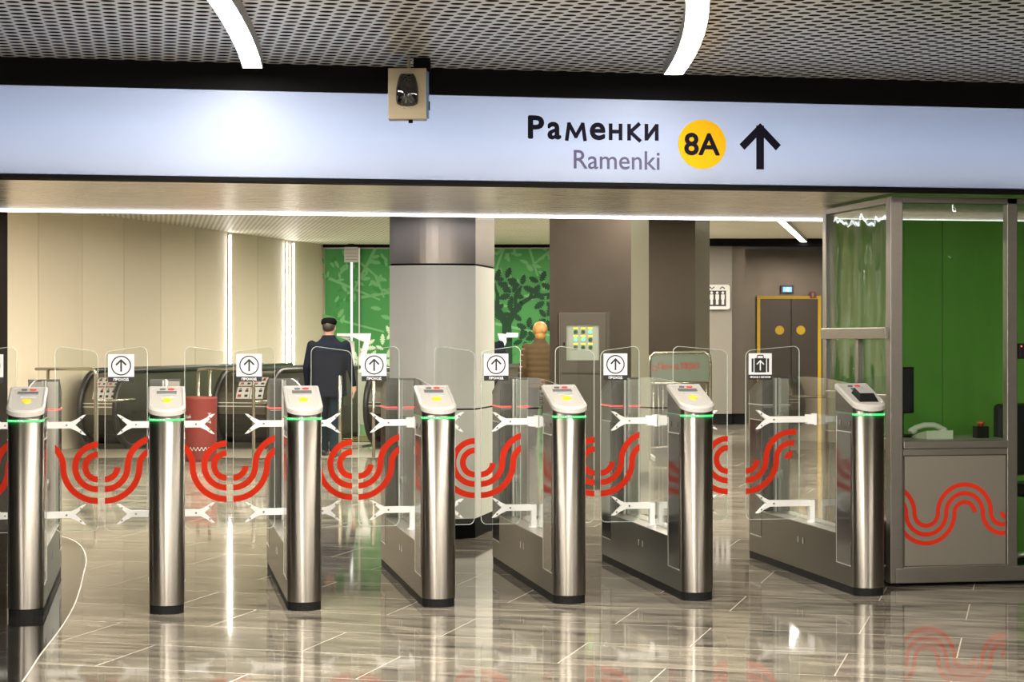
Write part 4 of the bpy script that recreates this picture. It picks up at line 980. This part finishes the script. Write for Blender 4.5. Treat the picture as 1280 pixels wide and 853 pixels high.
# ------------------------------------------------------------------ escalators
def esc_block(u_l, wd, Z, label, L=6.0, sk=1):
    Xl = pxz(u_l, Z); d = (math.sin(WD), math.cos(WD)); nrm = (math.cos(WD), -math.sin(WD))
    Xc = Xl + nrm[0] * wd / 2; Zc = Z + nrm[1] * wd / 2
    r = camroot('escalator_balustrade', Xc, Zc, label, 'escalator balustrade', None, 0, -WD)
    Rr = .46; zc = .52
    prof = [(Rr + Rr * math.cos(t), zc + Rr * math.sin(t)) for t in [PI / 2 + PI * i / 20 for i in range(21)]]   # (y,z) from top over the nose to the bottom
    hw = wd / 2 - .04
    m = MB([M['esc'], M['esc_dark']])
    ringL = [(y, z) for y, z in prof] + [(L, zc - Rr), (L, zc + Rr)]
    for x in (-hw, hw):
        for i in range(20): 
            a, b = prof[i], prof[i + 1]
            vs = [m.v((x, a[0], a[1])), m.v((x, b[0], b[1])), m.v((x, Rr, b[1])), m.v((x, Rr, a[1]))]
            if i in (0, 19): vs = vs if i else [vs[0], vs[1], vs[2]]
            m.face(list(vs), 0 if (a[1] + b[1]) / 2 > zc - .04 else 1)
        for (z0, z1, mi) in ((zc - .04, zc + Rr, 0), (0, zc - .04, 1)):
            m.face([m.v((x, Rr, z0)), m.v((x, L, z0)), m.v((x, L, z1)), m.v((x, Rr, z1))], mi)
    for i in range(20):
        a, b = prof[i], prof[i + 1]; mi = 0 if (a[1] + b[1]) / 2 > zc - .04 else 1
        m.face([m.v((-hw, *a)), m.v((hw, *a)), m.v((hw, *b)), m.v((-hw, *b))], mi, True)
    m.face([m.v((-hw, Rr, zc + Rr)), m.v((hw, Rr, zc + Rr)), m.v((hw, L, zc + Rr)), m.v((-hw, L, zc + Rr))])
    m.box(-hw, hw, .25, L, 0, .07, 1)
    m.build('casing', r)
    for sx in (-1, 1):
        m = MB([M['rubber']]); path = [(sx * (hw + .01), L, zc + Rr + .03)] + [(sx * (hw + .01), Rr + (Rr + .03) * math.cos(t), zc + (Rr + .03) * math.sin(t)) for t in [PI / 2 + PI * i / 18 for i in range(19)]]
        path += [(sx * (hw + .01), Rr + .3, zc - Rr - .03)]
        m.tube(path, .036, 10); m.build('handrail', r)
    m = MB([M['steel_trim']])
    for dz in (0.03, .075):
        t = math.asin(dz / Rr); m.box(-hw * .98, hw * .98, Rr - Rr * math.cos(t) - .006, Rr, zc + dz - .005, zc + dz + .005)
    m.build('light_seam', r)
    # curved sticker with four pictograms
    m = MB([M['wsticker'], M['ink'], M['redled']])
    def sp(a, e, off=.004): t = math.radians(a); return (e, Rr - (Rr + off) * math.cos(t), zc + (Rr + off) * math.sin(t))
    e0, e1 = -.10, .28
    e1 = min(e1, hw - .01)
    for row, (a0, a1) in enumerate(((16, 37), (39, 60))):
        for c_ in range(2):
            ea = e0 + (e1 - e0) * c_ / 2 + .004; eb = e0 + (e1 - e0) * (c_ + 1) / 2 - .004
            for j in range(4):
                b0 = a0 + (a1 - a0) * j / 4; b1 = a0 + (a1 - a0) * (j + 1) / 4
                m.face([m.v(sp(b0, ea)), m.v(sp(b0, eb)), m.v(sp(b1, eb)), m.v(sp(b1, ea))], 0)
            ec = (ea + eb) / 2; q2 = (eb - ea) * .12; am = (a0 + a1) / 2
            for off in (-.25, .25):
                ee = ec + off * (eb - ea); m.face([m.v(sp(a0 + 3, ee - q2, .006)), m.v(sp(a0 + 3, ee + q2, .006)), m.v(sp(am + 5, ee + q2, .006)), m.v(sp(am + 5, ee - q2, .006))], 1)
                m.face([m.v(sp(am + 6, ee - q2 * .6, .006)), m.v(sp(am + 6, ee + q2 * .6, .006)), m.v(sp(am + 8, ee + q2 * .6, .006)), m.v(sp(am + 8, ee - q2 * .6, .006))], 1)
            if not (row == 0 and c_ == 1):
                m.face([m.v(sp(a0 + 2, ea + .01, .008)), m.v(sp(a0 + 2, ea + .03, .008)), m.v(sp(a1 - 2, eb - .01, .008)), m.v(sp(a1 - 2, eb - .03, .008))], 2)
    m.build('pictogram_sticker', r, fix=False)
    return r
esc_block(98, .56, 24.6, 'leftmost rounded escalator end, left of the red barrel')
esc_block(267, .80, 24.9, 'rounded escalator end directly right of the red barrel', 3.4)
esc_block(455, .80, 25.0, 'rounded escalator end partly behind the round column')
# escalator steps between the balustrades, and the landing plate before them
def esc_steps(u, wd, Z, label):
    r = camroot('escalator_steps', pxz(u, Z), Z, label, 'escalator steps', None, 0, -WD)
    m = MB([M['landing'], M['esc_dark'], M['ylabel']]); m.box(-wd / 2, wd / 2, 0.0, .7, 0, .02, 0)
    m.build('comb_plate', r)
    m = MB([M['esc_dark'], M['ylabel']])
    for i in range(9):
        z1 = .018
        m.box(-wd / 2, wd / 2, .7 + .38 * i, 1.07 + .38 * i, 0.0, z1, 0)
        for k in range(18): m.box(-wd / 2 + wd * k / 18, -wd / 2 + wd * (k + .5) / 18, .7 + .38 * i, 1.07 + .38 * i, z1, z1 + .006, 0)
        m.box(-wd / 2, wd / 2, 1.05 + .38 * i, 1.07 + .38 * i, z1, z1 + .008, 1)
    m.build('step_band', r)
esc_steps(236, .78, 25.4, 'moving steps between the left and middle escalator ends')
esc_steps(417, .8, 25.4, 'moving steps the man in the cap is walking towards')
mb = MB([M['landing']]); xx0, xx1 = pxz(60, 24), pxz(500, 24)
mb.box(xx0, xx1, 23.0, 24.7, 0.0, .004); tag(mb.build('floor_landing', rz=-A), kind='structure')

# stainless barrier rails
def rail(pts_uvZ, name, label, r_=.02, parent=None, group=None):
    Z0 = pts_uvZ[0][0][2]; u0 = pts_uvZ[0][0][0]
    rt = camroot(name, pxz(u0, Z0), Z0, label, 'railing', group)
    for i, pl in enumerate(pts_uvZ):
        m = MB([M['rail']]); m.tube([(pxz(u, Z) - pxz(u0, Z0), Z - Z0, max(.0, hz(v, Z))) for u, v, Z in pl], r_, 10); m.build('rail' if i == 0 else 'post', rt)
    return rt
rail([[(45, 461.5, 23.8), (112, 461.5, 23.0), (118, 463, 23.0), (119.5, 468, 23.0), (119.5, 571.5, 23.0)], [(60, 462, 23.6), (60, 567, 23.6)], [(121, 501.5, 23.0), (158, 500.5, 24.0), (168, 500, 24.2)]], 'barrier_rail', 'steel tube railing with a square corner in front of the leftmost escalator end')
rail([[(247, 466, 24), (249, 462, 24), (262, 461.5, 23.6), (300, 462, 23.1), (314, 462.5, 23), (317, 467, 23), (317, 571.5, 23)], [(247.5, 465, 24), (247.5, 564, 24)], [(262, 462, 23.6), (262, 567, 23.6)], [(318, 503, 23), (340, 502, 23.3)]], 'barrier_rail', 'steel tube railing behind the red barrel, in front of the middle escalator end')
rail([[(425, 470, 22.6), (425, 573, 22.6)], [(467, 468, 22.8), (467, 572, 22.8)]], 'barrier_rail', 'pair of slim steel posts right of the walking man')
# red barrel-shaped barrier with white lettering
rb = camroot('red_barrel', pxz(251, 22.4), 22.4, 'red round cloth-covered barrel with white lettering standing before the escalators', 'barrel')
m = MB([M['redbin']]); m.lathe([(.18, 0), (.185, .02), (.183, .4), (.19, .72), (.19, .745), (.175, .748), (.170, .72)], (0, 0, 0), 28); m.build('shell', rb)
m = MB([M['wsticker']])
for t_, z_, a0_, w_ in (('тый', .50, -2.55, .09), ('ход!', .435, -2.55, .10), ('Ж', .52, -.98, .045), ('ч', .44, -.98, .035)):
    q_ = MB([M['wsticker']]); ctext(q_, t_, 0, w_, z_, z_ + .045, 0, 0, .16)
    for f in q_.bm.faces: m.face([m.v((.191 * math.cos(a0_ + v_.co.x / .191) - v_.co.y * .2, .191 * math.sin(a0_ + v_.co.x / .191) + v_.co.y, v_.co.z)) for v_ in f.verts])
    q_.bm.free()
for i in range(30):
    a = -2.6 + i * .06; h_ = .14 + .02 * math.sin(i * 1.6); h2 = .14 + .02 * math.sin((i + 1) * 1.6)
    m.face([m.v((.192 * math.cos(a), .192 * math.sin(a), h_)), m.v((.192 * math.cos(a + .06), .192 * math.sin(a + .06), h2)), m.v((.192 * math.cos(a + .06), .192 * math.sin(a + .06), h2 + .012)), m.v((.192 * math.cos(a), .192 * math.sin(a), h_ + .012))])
m.build('lettering', rb, fix=False)

# tall white framed call stand beyond the man
cs = camroot('call_stand', pxz(446, 28.5), 28.5, 'white angular information stand with slanted legs right of the man', 'stand')
k_ = 28.5 / F
m = MB([M['white']])
def cpt(u, v): return ((u - 446) * k_, hz(v, 28.5))
def quad(m, pts, y0, y1, mi=0): m.prism([cpt(*p) for p in pts], y0, y1, 'y', mi)
quad(m, [(421, 417), (462, 417), (461, 427), (458, 429), (440, 421), (421, 420)], 0, .25)
quad(m, [(421, 420), (440, 423), (433, 425), (421, 421)], .05, .3); m.build('top', cs)
m = MB([M['white']]); quad(m, [(455, 428), (462, 424), (457, 445), (452, 466), (446, 466), (449, 447)], 0, .12); quad(m, [(434, 425), (442, 427), (442, 560), (436, 560)], .1, .2); m.build('leg', cs)
m = MB([P('pale_side', (.45, .47, .38), .35)]); quad(m, [(437, 462), (443, 455), (452, 470), (458, 490), (457, 533), (449, 532), (432, 520), (428, 505)], .3, .36)
m.build('pale_shield', cs)
# small white machine beyond the column
ws = camroot('white_terminal', pxz(634, 28.0), 28.0, 'small white wall terminal before the dark oak trunk', 'terminal')
k_ = 28.0 / F
m = MB([M['white']]); f2 = lambda u, v: ((u - 634) * k_, hz(v, 28))
m.prism([f2(622, 417), (f2(633, 418)), f2(633, 428), f2(629, 437), f2(626, 430)], 0, .1, 'y'); m.prism([f2(633, 416), f2(648, 416.5), f2(647, 422), f2(633, 422)], -.05, .05, 'y'); m.build('hood', ws)
m = MB([M['rail']]); m.box(-.10, -.04, .02, .08, 0, hz(432, 28)); m.build('post', ws)

# ------------------------------------------------------------------ electric cabinet on the bronze pillar
ZE = 18.15; k_ = ZE / F
ec = camroot('electric_cabinet', pxz(731, ZE), ZE, 'floor standing metal electric cabinet with green lamps behind a window', 'cabinet')
def e(u, v): return ((u - 731) * k_, hz(v, ZE))
x0, zt = e(700, 391); x1, zs = e(758, 467)
m = MB([M['cabinet']]); m.box(x0, x1, 0, .33, 0, zt, 0, .004); m.box(x1, x1 + .035, .06, .33, .0, zt + .01, 0); m.build('body', ec)
m = MB([M['cabinet'], M['joint']])
wx0, wz1 = e(708, 406); wx1, wz0 = e(749, 450.5)
for bx_ in ((x0 + .01, x1 - .01, wz1, zt - .01), (x0 + .01, x1 - .01, zs + .01, wz0), (x0 + .01, wx0, wz0, wz1), (wx1, x1 - .01, wz0, wz1)): m.box(bx_[0], bx_[1], -.025, 0, bx_[2], bx_[3], 0)
m.box(x0 + .01, x1 - .01, -.02, 0, zs, zs + .006, 1); dr = m.build('door', ec)
m = MB([M['black']]); m.box(wx0 - .03, wx0 - .015, -.032, -.02, (wz0 + wz1) / 2 - .03, (wz0 + wz1) / 2); m.build('lock', dr)
m = MB([M['cabinet']]); m.box(x0 + .01, x1 - .01, -.025, 0, .08, zs - .01, 0); m.build('lower_door', ec)
m = MB([M['cabface']]); m.box(wx0, wx1, -.006, -.0, wz0, wz1); cf = m.build('lamp_panel', ec); cf['label'] = 'pale panel with nine signal lamps'
lit = {(2, 0), (0, 1), (1, 1)}
for j, v in enumerate((415, 424.7, 434.5)):
    for i, u in enumerate((719.5, 728.8, 738)):
        x, z = e(u, v)
        m = MB([M['gbulb'] if (i, j) in lit else M['gbulb_off']]); m.lathe([(.018 if (i, j) in lit else .015, -.014), (.012, -.022)], (x, 0, z), 12, axis='y'); m.lathe([(.019, -.006), (.019, -.014)], (x, 0, z), 12, axis='y')
        o = m.build('signal_lamp', cf); o['label'] = 'lit green lamp' if (i, j) in lit else 'unlit green lamp'
        m = MB([M['ylabel']]); m.box(x - .022, x + .022, -.009, -.006, z + .024, z + .042); m.build('yellow_tag', cf)

M['board'] = P('notice_board', (.13, .15, .125), .2); M['boardtxt'] = P('notice_red', (.28, .04, .03), .5)
# crowd barrier with board
ZK = 23.0; k_ = ZK / F
kb = camroot('crowd_barrier', pxz(845, ZK), ZK, 'steel crowd barrier with a glassy notice board in red letters, behind the sixth turnstile', 'barrier')
def kk(u, v): return ((u - 845) * k_, 0, hz(v, ZK))
m = MB([M['rail']])
m.tube([kk(812, 568), kk(812, 455), kk(813, 446), kk(818, 441.5), kk(880, 440), kk(887, 445), kk(888, 455), kk(888, 568)], .018, 10); fro = m.build('frame', kb)
m = MB([M['rail']]); m.tube([kk(812, 480), kk(888, 478)], .012, 8); m.tube([kk(812, 560), kk(888, 556)], .012, 8)
for i in range(12): u = 817 + i * 6; m.tube([kk(u, 480), kk(u + (1.2 if i % 2 else -.6), 559)], .007, 6)
m.build('bars', kb)
m = MB([M['board'], M['boardtxt'], M['ink']]); a = kk(814, 477); b_ = kk(886, 443); m.box(a[0], b_[0], -.006, .006, a[2], b_[2])
a = kk(823, 461); b_ = kk(848, 454); ctext(m, 'Проход', a[0], b_[0], a[2], b_[2], -.008, 1, .12); a = kk(850, 461); b_ = kk(874, 454); ctext(m, 'закрыт', a[0], b_[0], a[2], b_[2] + .03, -.008, 1, .10)
c = kk(818, 461); m.strip(arc(c[0], c[2], .03, 0, 360, 16), .009, -.0065, -.008, 1)
m.build('notice_board', kb)
m = MB([M['steel_trim']])
for u in (816, 884): p = kk(u, 568); m.tube([(p[0], -.25, .015), (p[0], .25, .015)], .014, 8)
m.build('feet', kb)

# lift
ZLf = 34.42; k_ = ZLf / F
lf = camroot('lift_doors', pxz(985.5, ZLf), ZLf, 'brown lift doors in a yellow frame with two yellow dots', 'lift')
def l_(u, v): return ((u - 985.5) * k_, hz(v, ZLf))
xo0, zo = l_(946, 370); xo1, _ = l_(1026, 370); th = 4 * k_
m = MB([M['yframe']]); m.box(xo0, xo0 + th, -.03, .02, 0, zo); m.box(xo1 - th, xo1, -.03, .02, 0, zo); m.box(xo0 + th, xo1 - th, -.03, .02, zo - th, zo); m.build('yellow_frame', lf)
mid = l_(989, 0)[0]
for (a, b, du) in ((xo0 + th, mid - .006, 974.5), (mid + .006, xo1 - th, 1001)):
    m = MB([M['door']]); m.box(a, b, .0, .03, 0.01, zo - th); o = m.build('door_panel', lf)
    m = MB([M['yframe']]); cx, cz = l_(du, 413); m.lathe([(5.6 * k_, -.004), (5.6 * k_, 0)], (cx, 0, cz), 24, axis='y'); m.build('yellow_dot', o)
dp = camroot('floor_display', pxz(984, ZLf), ZLf, 'small blue lit floor display above the lift doors', 'display', z=hz(362, ZLf))
m = MB([M['cabinet']]); m.box(-8 * k_, 8 * k_, -.02, .05, -5 * k_, 5 * k_); m.build('case', dp)
m = MB([M['blue']]); m.box(-5.5 * k_, 5.5 * k_, -.024, -.02, -3 * k_, 3 * k_); m.build('screen', dp)
m = MB([M['bluetxt']]); text(m, '-2', -2.5 * k_, 2.5 * k_, -2 * k_, 2 * k_, -.026); m.build('digits', dp)
m = MB([P('red_plate', (.35, .08, .07), .5), M['wsticker']]); m.box(-4 * k_, 4 * k_, -.05, -.04, -4 * k_, 4 * k_); text(m, '1', -1.5 * k_, .5 * k_, -2.5 * k_, 2.5 * k_, -.052, 1)
o = m.build('red_number_plate', None, rz=-A); a_, b2 = c2w(pxz(1016, ZLf), ZLf); o.location = (a_, b2, hz(369, ZLf)); tag(o, 'small dull red number plate at the top right of the lift frame', 'plate')
# lift sign on the grey wall
ZL = 31.72; k_ = ZL / F
ls = camroot('lift_sign', pxz(898, ZL), ZL, 'grey lift pictogram sign with three figures and two arrows', 'sign', z=hz(371.5, ZL))
m = MB([M['wsticker']]); m.prism(rounded_rect(-14 * k_, 14.5 * k_, -15.5 * k_, 15.5 * k_, (3.5 * k_,) * 4), 0, .03, 'y'); m.build('plate', ls)
m = MB([M['ink'], M['wsticker']]); m.box(-12.5 * k_, 9.5 * k_, -.003, 0, -11.5 * k_, 8 * k_)
for i in (-8.5, -1.5, 5.5):
    m.lathe([(1.7 * k_, -.006), (1.7 * k_, -.003)], (i * k_, 0, 5.4 * k_), 12, 1, 'y'); m.box((i - 2.2) * k_, (i + 2.2) * k_, -.006, -.003, -3 * k_, 3.2 * k_, 1); m.box((i - 1.6) * k_, (i + 1.6) * k_, -.006, -.003, -9.5 * k_, -3 * k_, 1)
for i, s in ((-8, -1), (5, 1)):
    m.strip([((i - 3) * k_, (11.5 - s * 1.3) * k_), (i * k_, (11.5 + s * 1.3) * k_), ((i + 3) * k_, (11.5 - s * 1.3) * k_)], 1.3 * k_, -.003, 0, 0)
m.build('pictogram', ls)

# ------------------------------------------------------------------ people
def fused(name, joints, edges, mats, parent, balls=(), lofts=(), vox=.012, quilt=None, smooth=5):
    """one continuous surface: tapered limbs, lofted torso and head volumes fused together"""
    b = MB([M['skin']])
    for (ja, jb_) in edges:
        p0, r0 = Vector(joints[ja][0]), joints[ja][1]; p1, r1 = Vector(joints[jb_][0]), joints[jb_][1]
        r0 = sum(r0) / 2 if isinstance(r0, tuple) else r0; r1 = sum(r1) / 2 if isinstance(r1, tuple) else r1
        d = p1 - p0; d.normalize(); a = d.orthogonal().normalized(); c = d.cross(a); rings = []
        for t in [i / 5 for i in range(6)]:
            p = p0.lerp(p1, t); r_ = r0 + (r1 - r0) * t
            rings.append([b.v(p + a * r_ * math.cos(q_) + c * r_ * math.sin(q_)) for q_ in [2 * PI * k / 14 for k in range(14)]])
        for i in range(5):
            for k in range(14): b.face([rings[i][k], rings[i][(k + 1) % 14], rings[i + 1][(k + 1) % 14], rings[i + 1][k]])
        b.face(list(reversed(rings[0]))); b.face(rings[-1]); b.ball(p0, r0 * .995, 0, 14); b.ball(p1, r1 * .995, 0, 14)
    for (c, r_) in balls: b.ball(c, r_, 0, 20)
    for secs in lofts:
        rings = [[b.v((rx * math.copysign(abs(math.cos(q_)) ** .8, math.cos(q_)), y + ry * math.copysign(abs(math.sin(q_)) ** .8, math.sin(q_)), z)) for q_ in [2 * PI * k / 28 for k in range(28)]] for (z, rx, ry, y) in secs]
        for i in range(len(secs) - 1):
            for k in range(28): b.face([rings[i][k], rings[i][(k + 1) % 28], rings[i + 1][(k + 1) % 28], rings[i + 1][k]])
        b.face(list(reversed(rings[0]))); b.face(rings[-1])
    o = b.build('tmp'); rm = o.modifiers.new('r', 'REMESH'); rm.mode = 'VOXEL'; rm.voxel_size = vox; rm.use_smooth_shade = True
    sm_ = o.modifiers.new('sm', 'SMOOTH'); sm_.iterations = smooth; sm_.factor = .5
    dg = bpy.context.evaluated_depsgraph_get(); dg.update(); m4 = bpy.data.meshes.new_from_object(o.evaluated_get(dg)); bpy.data.objects.remove(o)
    if quilt:
        for v in m4.vertices:
            if quilt[0] < v.co.z < quilt[1]:
                k = 1 + .045 * abs(math.sin(PI * (v.co.z - quilt[0]) / quilt[2])) - .025; v.co.x *= k; v.co.y *= k
    for p in m4.polygons: p.use_smooth = True
    m4.materials.clear()
    for m_ in mats: m4.materials.append(m_)
    m4.name = name; o = bpy.data.objects.new(name, m4); COL.objects.link(o); o.parent = parent
    return o
def person(X, Z, h, label, turn=0, coat='navy', trous='teal', hair='hairdk', cap=True, stride=.16, coat_len=.80, female=False, bag=False):
    r = camroot('person', X, Z, label, 'person', None, 0, turn); s = h / 1.75
    sh = .19 if female else .222
    def J(x, y, z, r_): return ((x * s, y * s, z * s), (r_ * s if not isinstance(r_, tuple) else (r_[0] * s, r_[1] * s)))
    j = {'pelvis': J(0, 0, .96, (.15, .11)), 'waist': J(0, 0, 1.12, (.14, .105)), 'chest': J(0, 0, 1.32, (.165, .12)), 'neckb': J(0, 0, 1.46, (.07, .065)), 'neck': J(0, .01, 1.53, .055), 'head': J(0, .015, 1.62, (.07, .08)),
         'shl': J(-sh, 0, 1.42, .058), 'ell': J(-sh - .06, -.03, 1.14, .045), 'wrl': J(-sh - .07, .05, .90, .032),
         'shr': J(sh, 0, 1.42, .058), 'elr': J(sh + .06, -.02, 1.14, .045), 'wrr': J(sh + .09, .06, .90, .032),
         'hipl': J(-.09, 0, .90, .085), 'knl': J(-.10, stride * .6, .50, .058), 'anl': J(-.10, stride, .09, .042), 'tol': J(-.10, stride + .14, .04, .035),
         'hipr': J(.09, 0, .90, .085), 'knr': J(.10, -stride * .1, .50, .058), 'anr': J(.10, -stride, .11, .042), 'tor': J(.10, -stride + .14, .04, .035)}
    ed = [('pelvis', 'waist'), ('waist', 'chest'), ('chest', 'neckb'), ('neckb', 'neck'), ('neck', 'head'), ('chest', 'shl'), ('shl', 'ell'), ('ell', 'wrl'), ('chest', 'shr'), ('shr', 'elr'), ('elr', 'wrr'),
          ('pelvis', 'hipl'), ('hipl', 'knl'), ('knl', 'anl'), ('anl', 'tol'), ('pelvis', 'hipr'), ('hipr', 'knr'), ('knr', 'anr'), ('anr', 'tor')]
    for sd, wn in ((-1, 'wrl'), (1, 'wrr')):
        wx, wy, wz = j[wn][0]; wx /= s; wy /= s; wz /= s
        pn = 'palm' + wn; j[pn] = J(wx, wy + .015, wz - .06, (.026, .036)); ed.append((wn, pn))
        for fi, (fy, ln) in enumerate(((.030, .060), (.012, .072), (-.008, .066), (-.026, .052))):
            a = 'f%d%s' % (fi, wn); b = 'g%d%s' % (fi, wn)
            j[a] = J(wx - sd * .002, wy + .015 + fy, wz - .095, .0095); j[b] = J(wx - sd * .018, wy + .02 + fy, wz - .095 - ln, .008); ed += [(pn, a), (a, b)]
        a = 't' + wn; j[a] = J(wx - sd * .008, wy + .062, wz - .085, .010); ed.append((pn, a))
    hd = (0, .02 * s, 1.645 * s)
    ex = [(hd, (.076 * s, .095 * s, .108 * s)), ((0, .06 * s, 1.59 * s), (.052 * s, .055 * s, .05 * s)), ((0, .118 * s, 1.635 * s), (.013 * s, .018 * s, .022 * s)), ((-.078 * s, .01 * s, 1.635 * s), (.012 * s, .018 * s, .032 * s)), ((.078 * s, .01 * s, 1.635 * s), (.012 * s, .018 * s, .032 * s)),
          ((0, .105 * s, 1.597 * s), (.022 * s, .008 * s, .006 * s)), ((-.03 * s, .1 * s, 1.655 * s), (.014 * s, .012 * s, .008 * s)), ((.03 * s, .1 * s, 1.655 * s), (.014 * s, .012 * s, .008 * s))]
    sc = lambda secs, g=0: [(z * s, (rx + g) * s, (ry + g) * s, y * s) for z, rx, ry, y in secs]
    w_ = .9 if female else 1.0
    torso = [(.84, .14, .10, 0), (.95, .165, .115, 0), (1.08, .145 * w_, .10, 0), (1.22, .16 * w_, .11, 0), (1.36, .185 * w_, .11, 0), (1.43, .17 * w_, .085, 0), (1.475, .08, .065, 0), (1.53, .055, .055, .01)]
    nb = [e_ for e_ in ed if e_[0] not in ('pelvis', 'waist') and e_[1] not in ('neckb',)]
    nb = [e_ for e_ in nb if e_[0] != 'chest'] + [('hipl', 'knl'), ('hipr', 'knr')]
    fused('body', j, list(dict.fromkeys(nb)), [M['skin']], r, ex, [sc(torso)], vox=.009, smooth=3)
    rr = lambda k, g: (sum(j[k][1]) / 2 if isinstance(j[k][1], tuple) else j[k][1]) + g * s
    t = {k: (j[k][0], rr(k, .022)) for k in ('hipl', 'knl', 'anl', 'hipr', 'knr', 'anr')}
    fused('trousers', t, [('hipl', 'knl'), ('knl', 'anl'), ('hipr', 'knr'), ('knr', 'anr')], [M[trous]], r, (), [sc([(.82, .15, .12, 0), (.95, .18, .13, 0), (1.05, .165, .12, 0)])])
    c = {k: (j[k][0], rr(k, g_ * .55)) for k in ('shl', 'ell', 'wrl', 'shr', 'elr', 'wrr')}
    ctor = [(coat_len, .205, .16, 0), (.90, .20, .155, 0), (1.05, .195, .15, 0), (1.2, .205, .15, 0), (1.35, .225, .145, 0), (1.42, .205, .12, 0), (1.47, .12, .095, 0), (1.51, .082, .08, .0), (1.545, .074, .075, .01)]
    ctor = [(z, rx * (w_ + .12), ry * 1.08, y) for z, rx, ry, y in ctor]
    fused('coat', c, [('shl', 'ell'), ('ell', 'wrl'), ('shr', 'elr'), ('elr', 'wrr')], [M[coat]], r, (), [sc(ctor)], .013, (.75 * s, 1.48 * s, .075) if coat == 'puffer' else None)
    # hair: a cap of hair over the back and top of the skull
    m = MB([M[hair]])
    if female:
        m.ball((0, -.005 * s, 1.665 * s), (.102 * s, .112 * s, .108 * s), 0, 20); m.ball((0, -.03 * s, 1.59 * s), (.075 * s, .07 * s, .08 * s), 0, 16); m.ball((.03 * s, -.085 * s, 1.66 * s), (.045 * s, .04 * s, .05 * s), 0, 14)
    else:
        m.ball((0, -.004 * s, 1.66 * s), (.082 * s, .094 * s, .09 * s), 0, 20)
    m.build('hair', r)
    if cap:
        m = MB([M['cap']]); m.lathe([(.088 * s, 1.675 * s), (.098 * s, 1.69 * s), (.102 * s, 1.715 * s), (.092 * s, 1.745 * s), (.06 * s, 1.765 * s), (.01, 1.77 * s)], (0, .01 * s, 0), 24)
        m.ball((0, .12 * s, 1.685 * s), (.06 * s, .05 * s, .008 * s)); m.build('flat_cap', r)
    for k in ('l', 'r'):
        m = MB([M['shoe']]); a = Vector(j['an' + k][0]); b = Vector(j['to' + k][0]); m.ball(((a.x + b.x) / 2, (a.y + b.y) / 2 - .01, .05 * s), (.052 * s, .14 * s, .05 * s), 0, 16)
        m.box((a.x + b.x) / 2 - .045 * s, (a.x + b.x) / 2 + .045 * s, a.y - .04 * s, b.y + .03 * s, 0.0, .025 * s, 0, .008); m.build('shoe', r)
    if bag:
        pass
    return r
person(pxz(411, 23.2), 23.2, hz(399, 23.2) + .0, 'person in a dark navy coat and black flat cap walking away', turn=-.12, coat_len=.76)
person(pxz(675, 24.3), 24.3, hz(404, 24.3), 'person with blond hair in a brown quilted jacket, seen from behind', turn=.15, coat='puffer', trous='navy', hair='blond', cap=False, stride=.05, coat_len=.86, female=True)
person(pxz(604, 24.0), 24.0, 1.66, 'person in a dark coat mostly hidden behind the round column', turn=.1, coat='navy', trous='navy', cap=False, stride=.05, coat_len=.7)
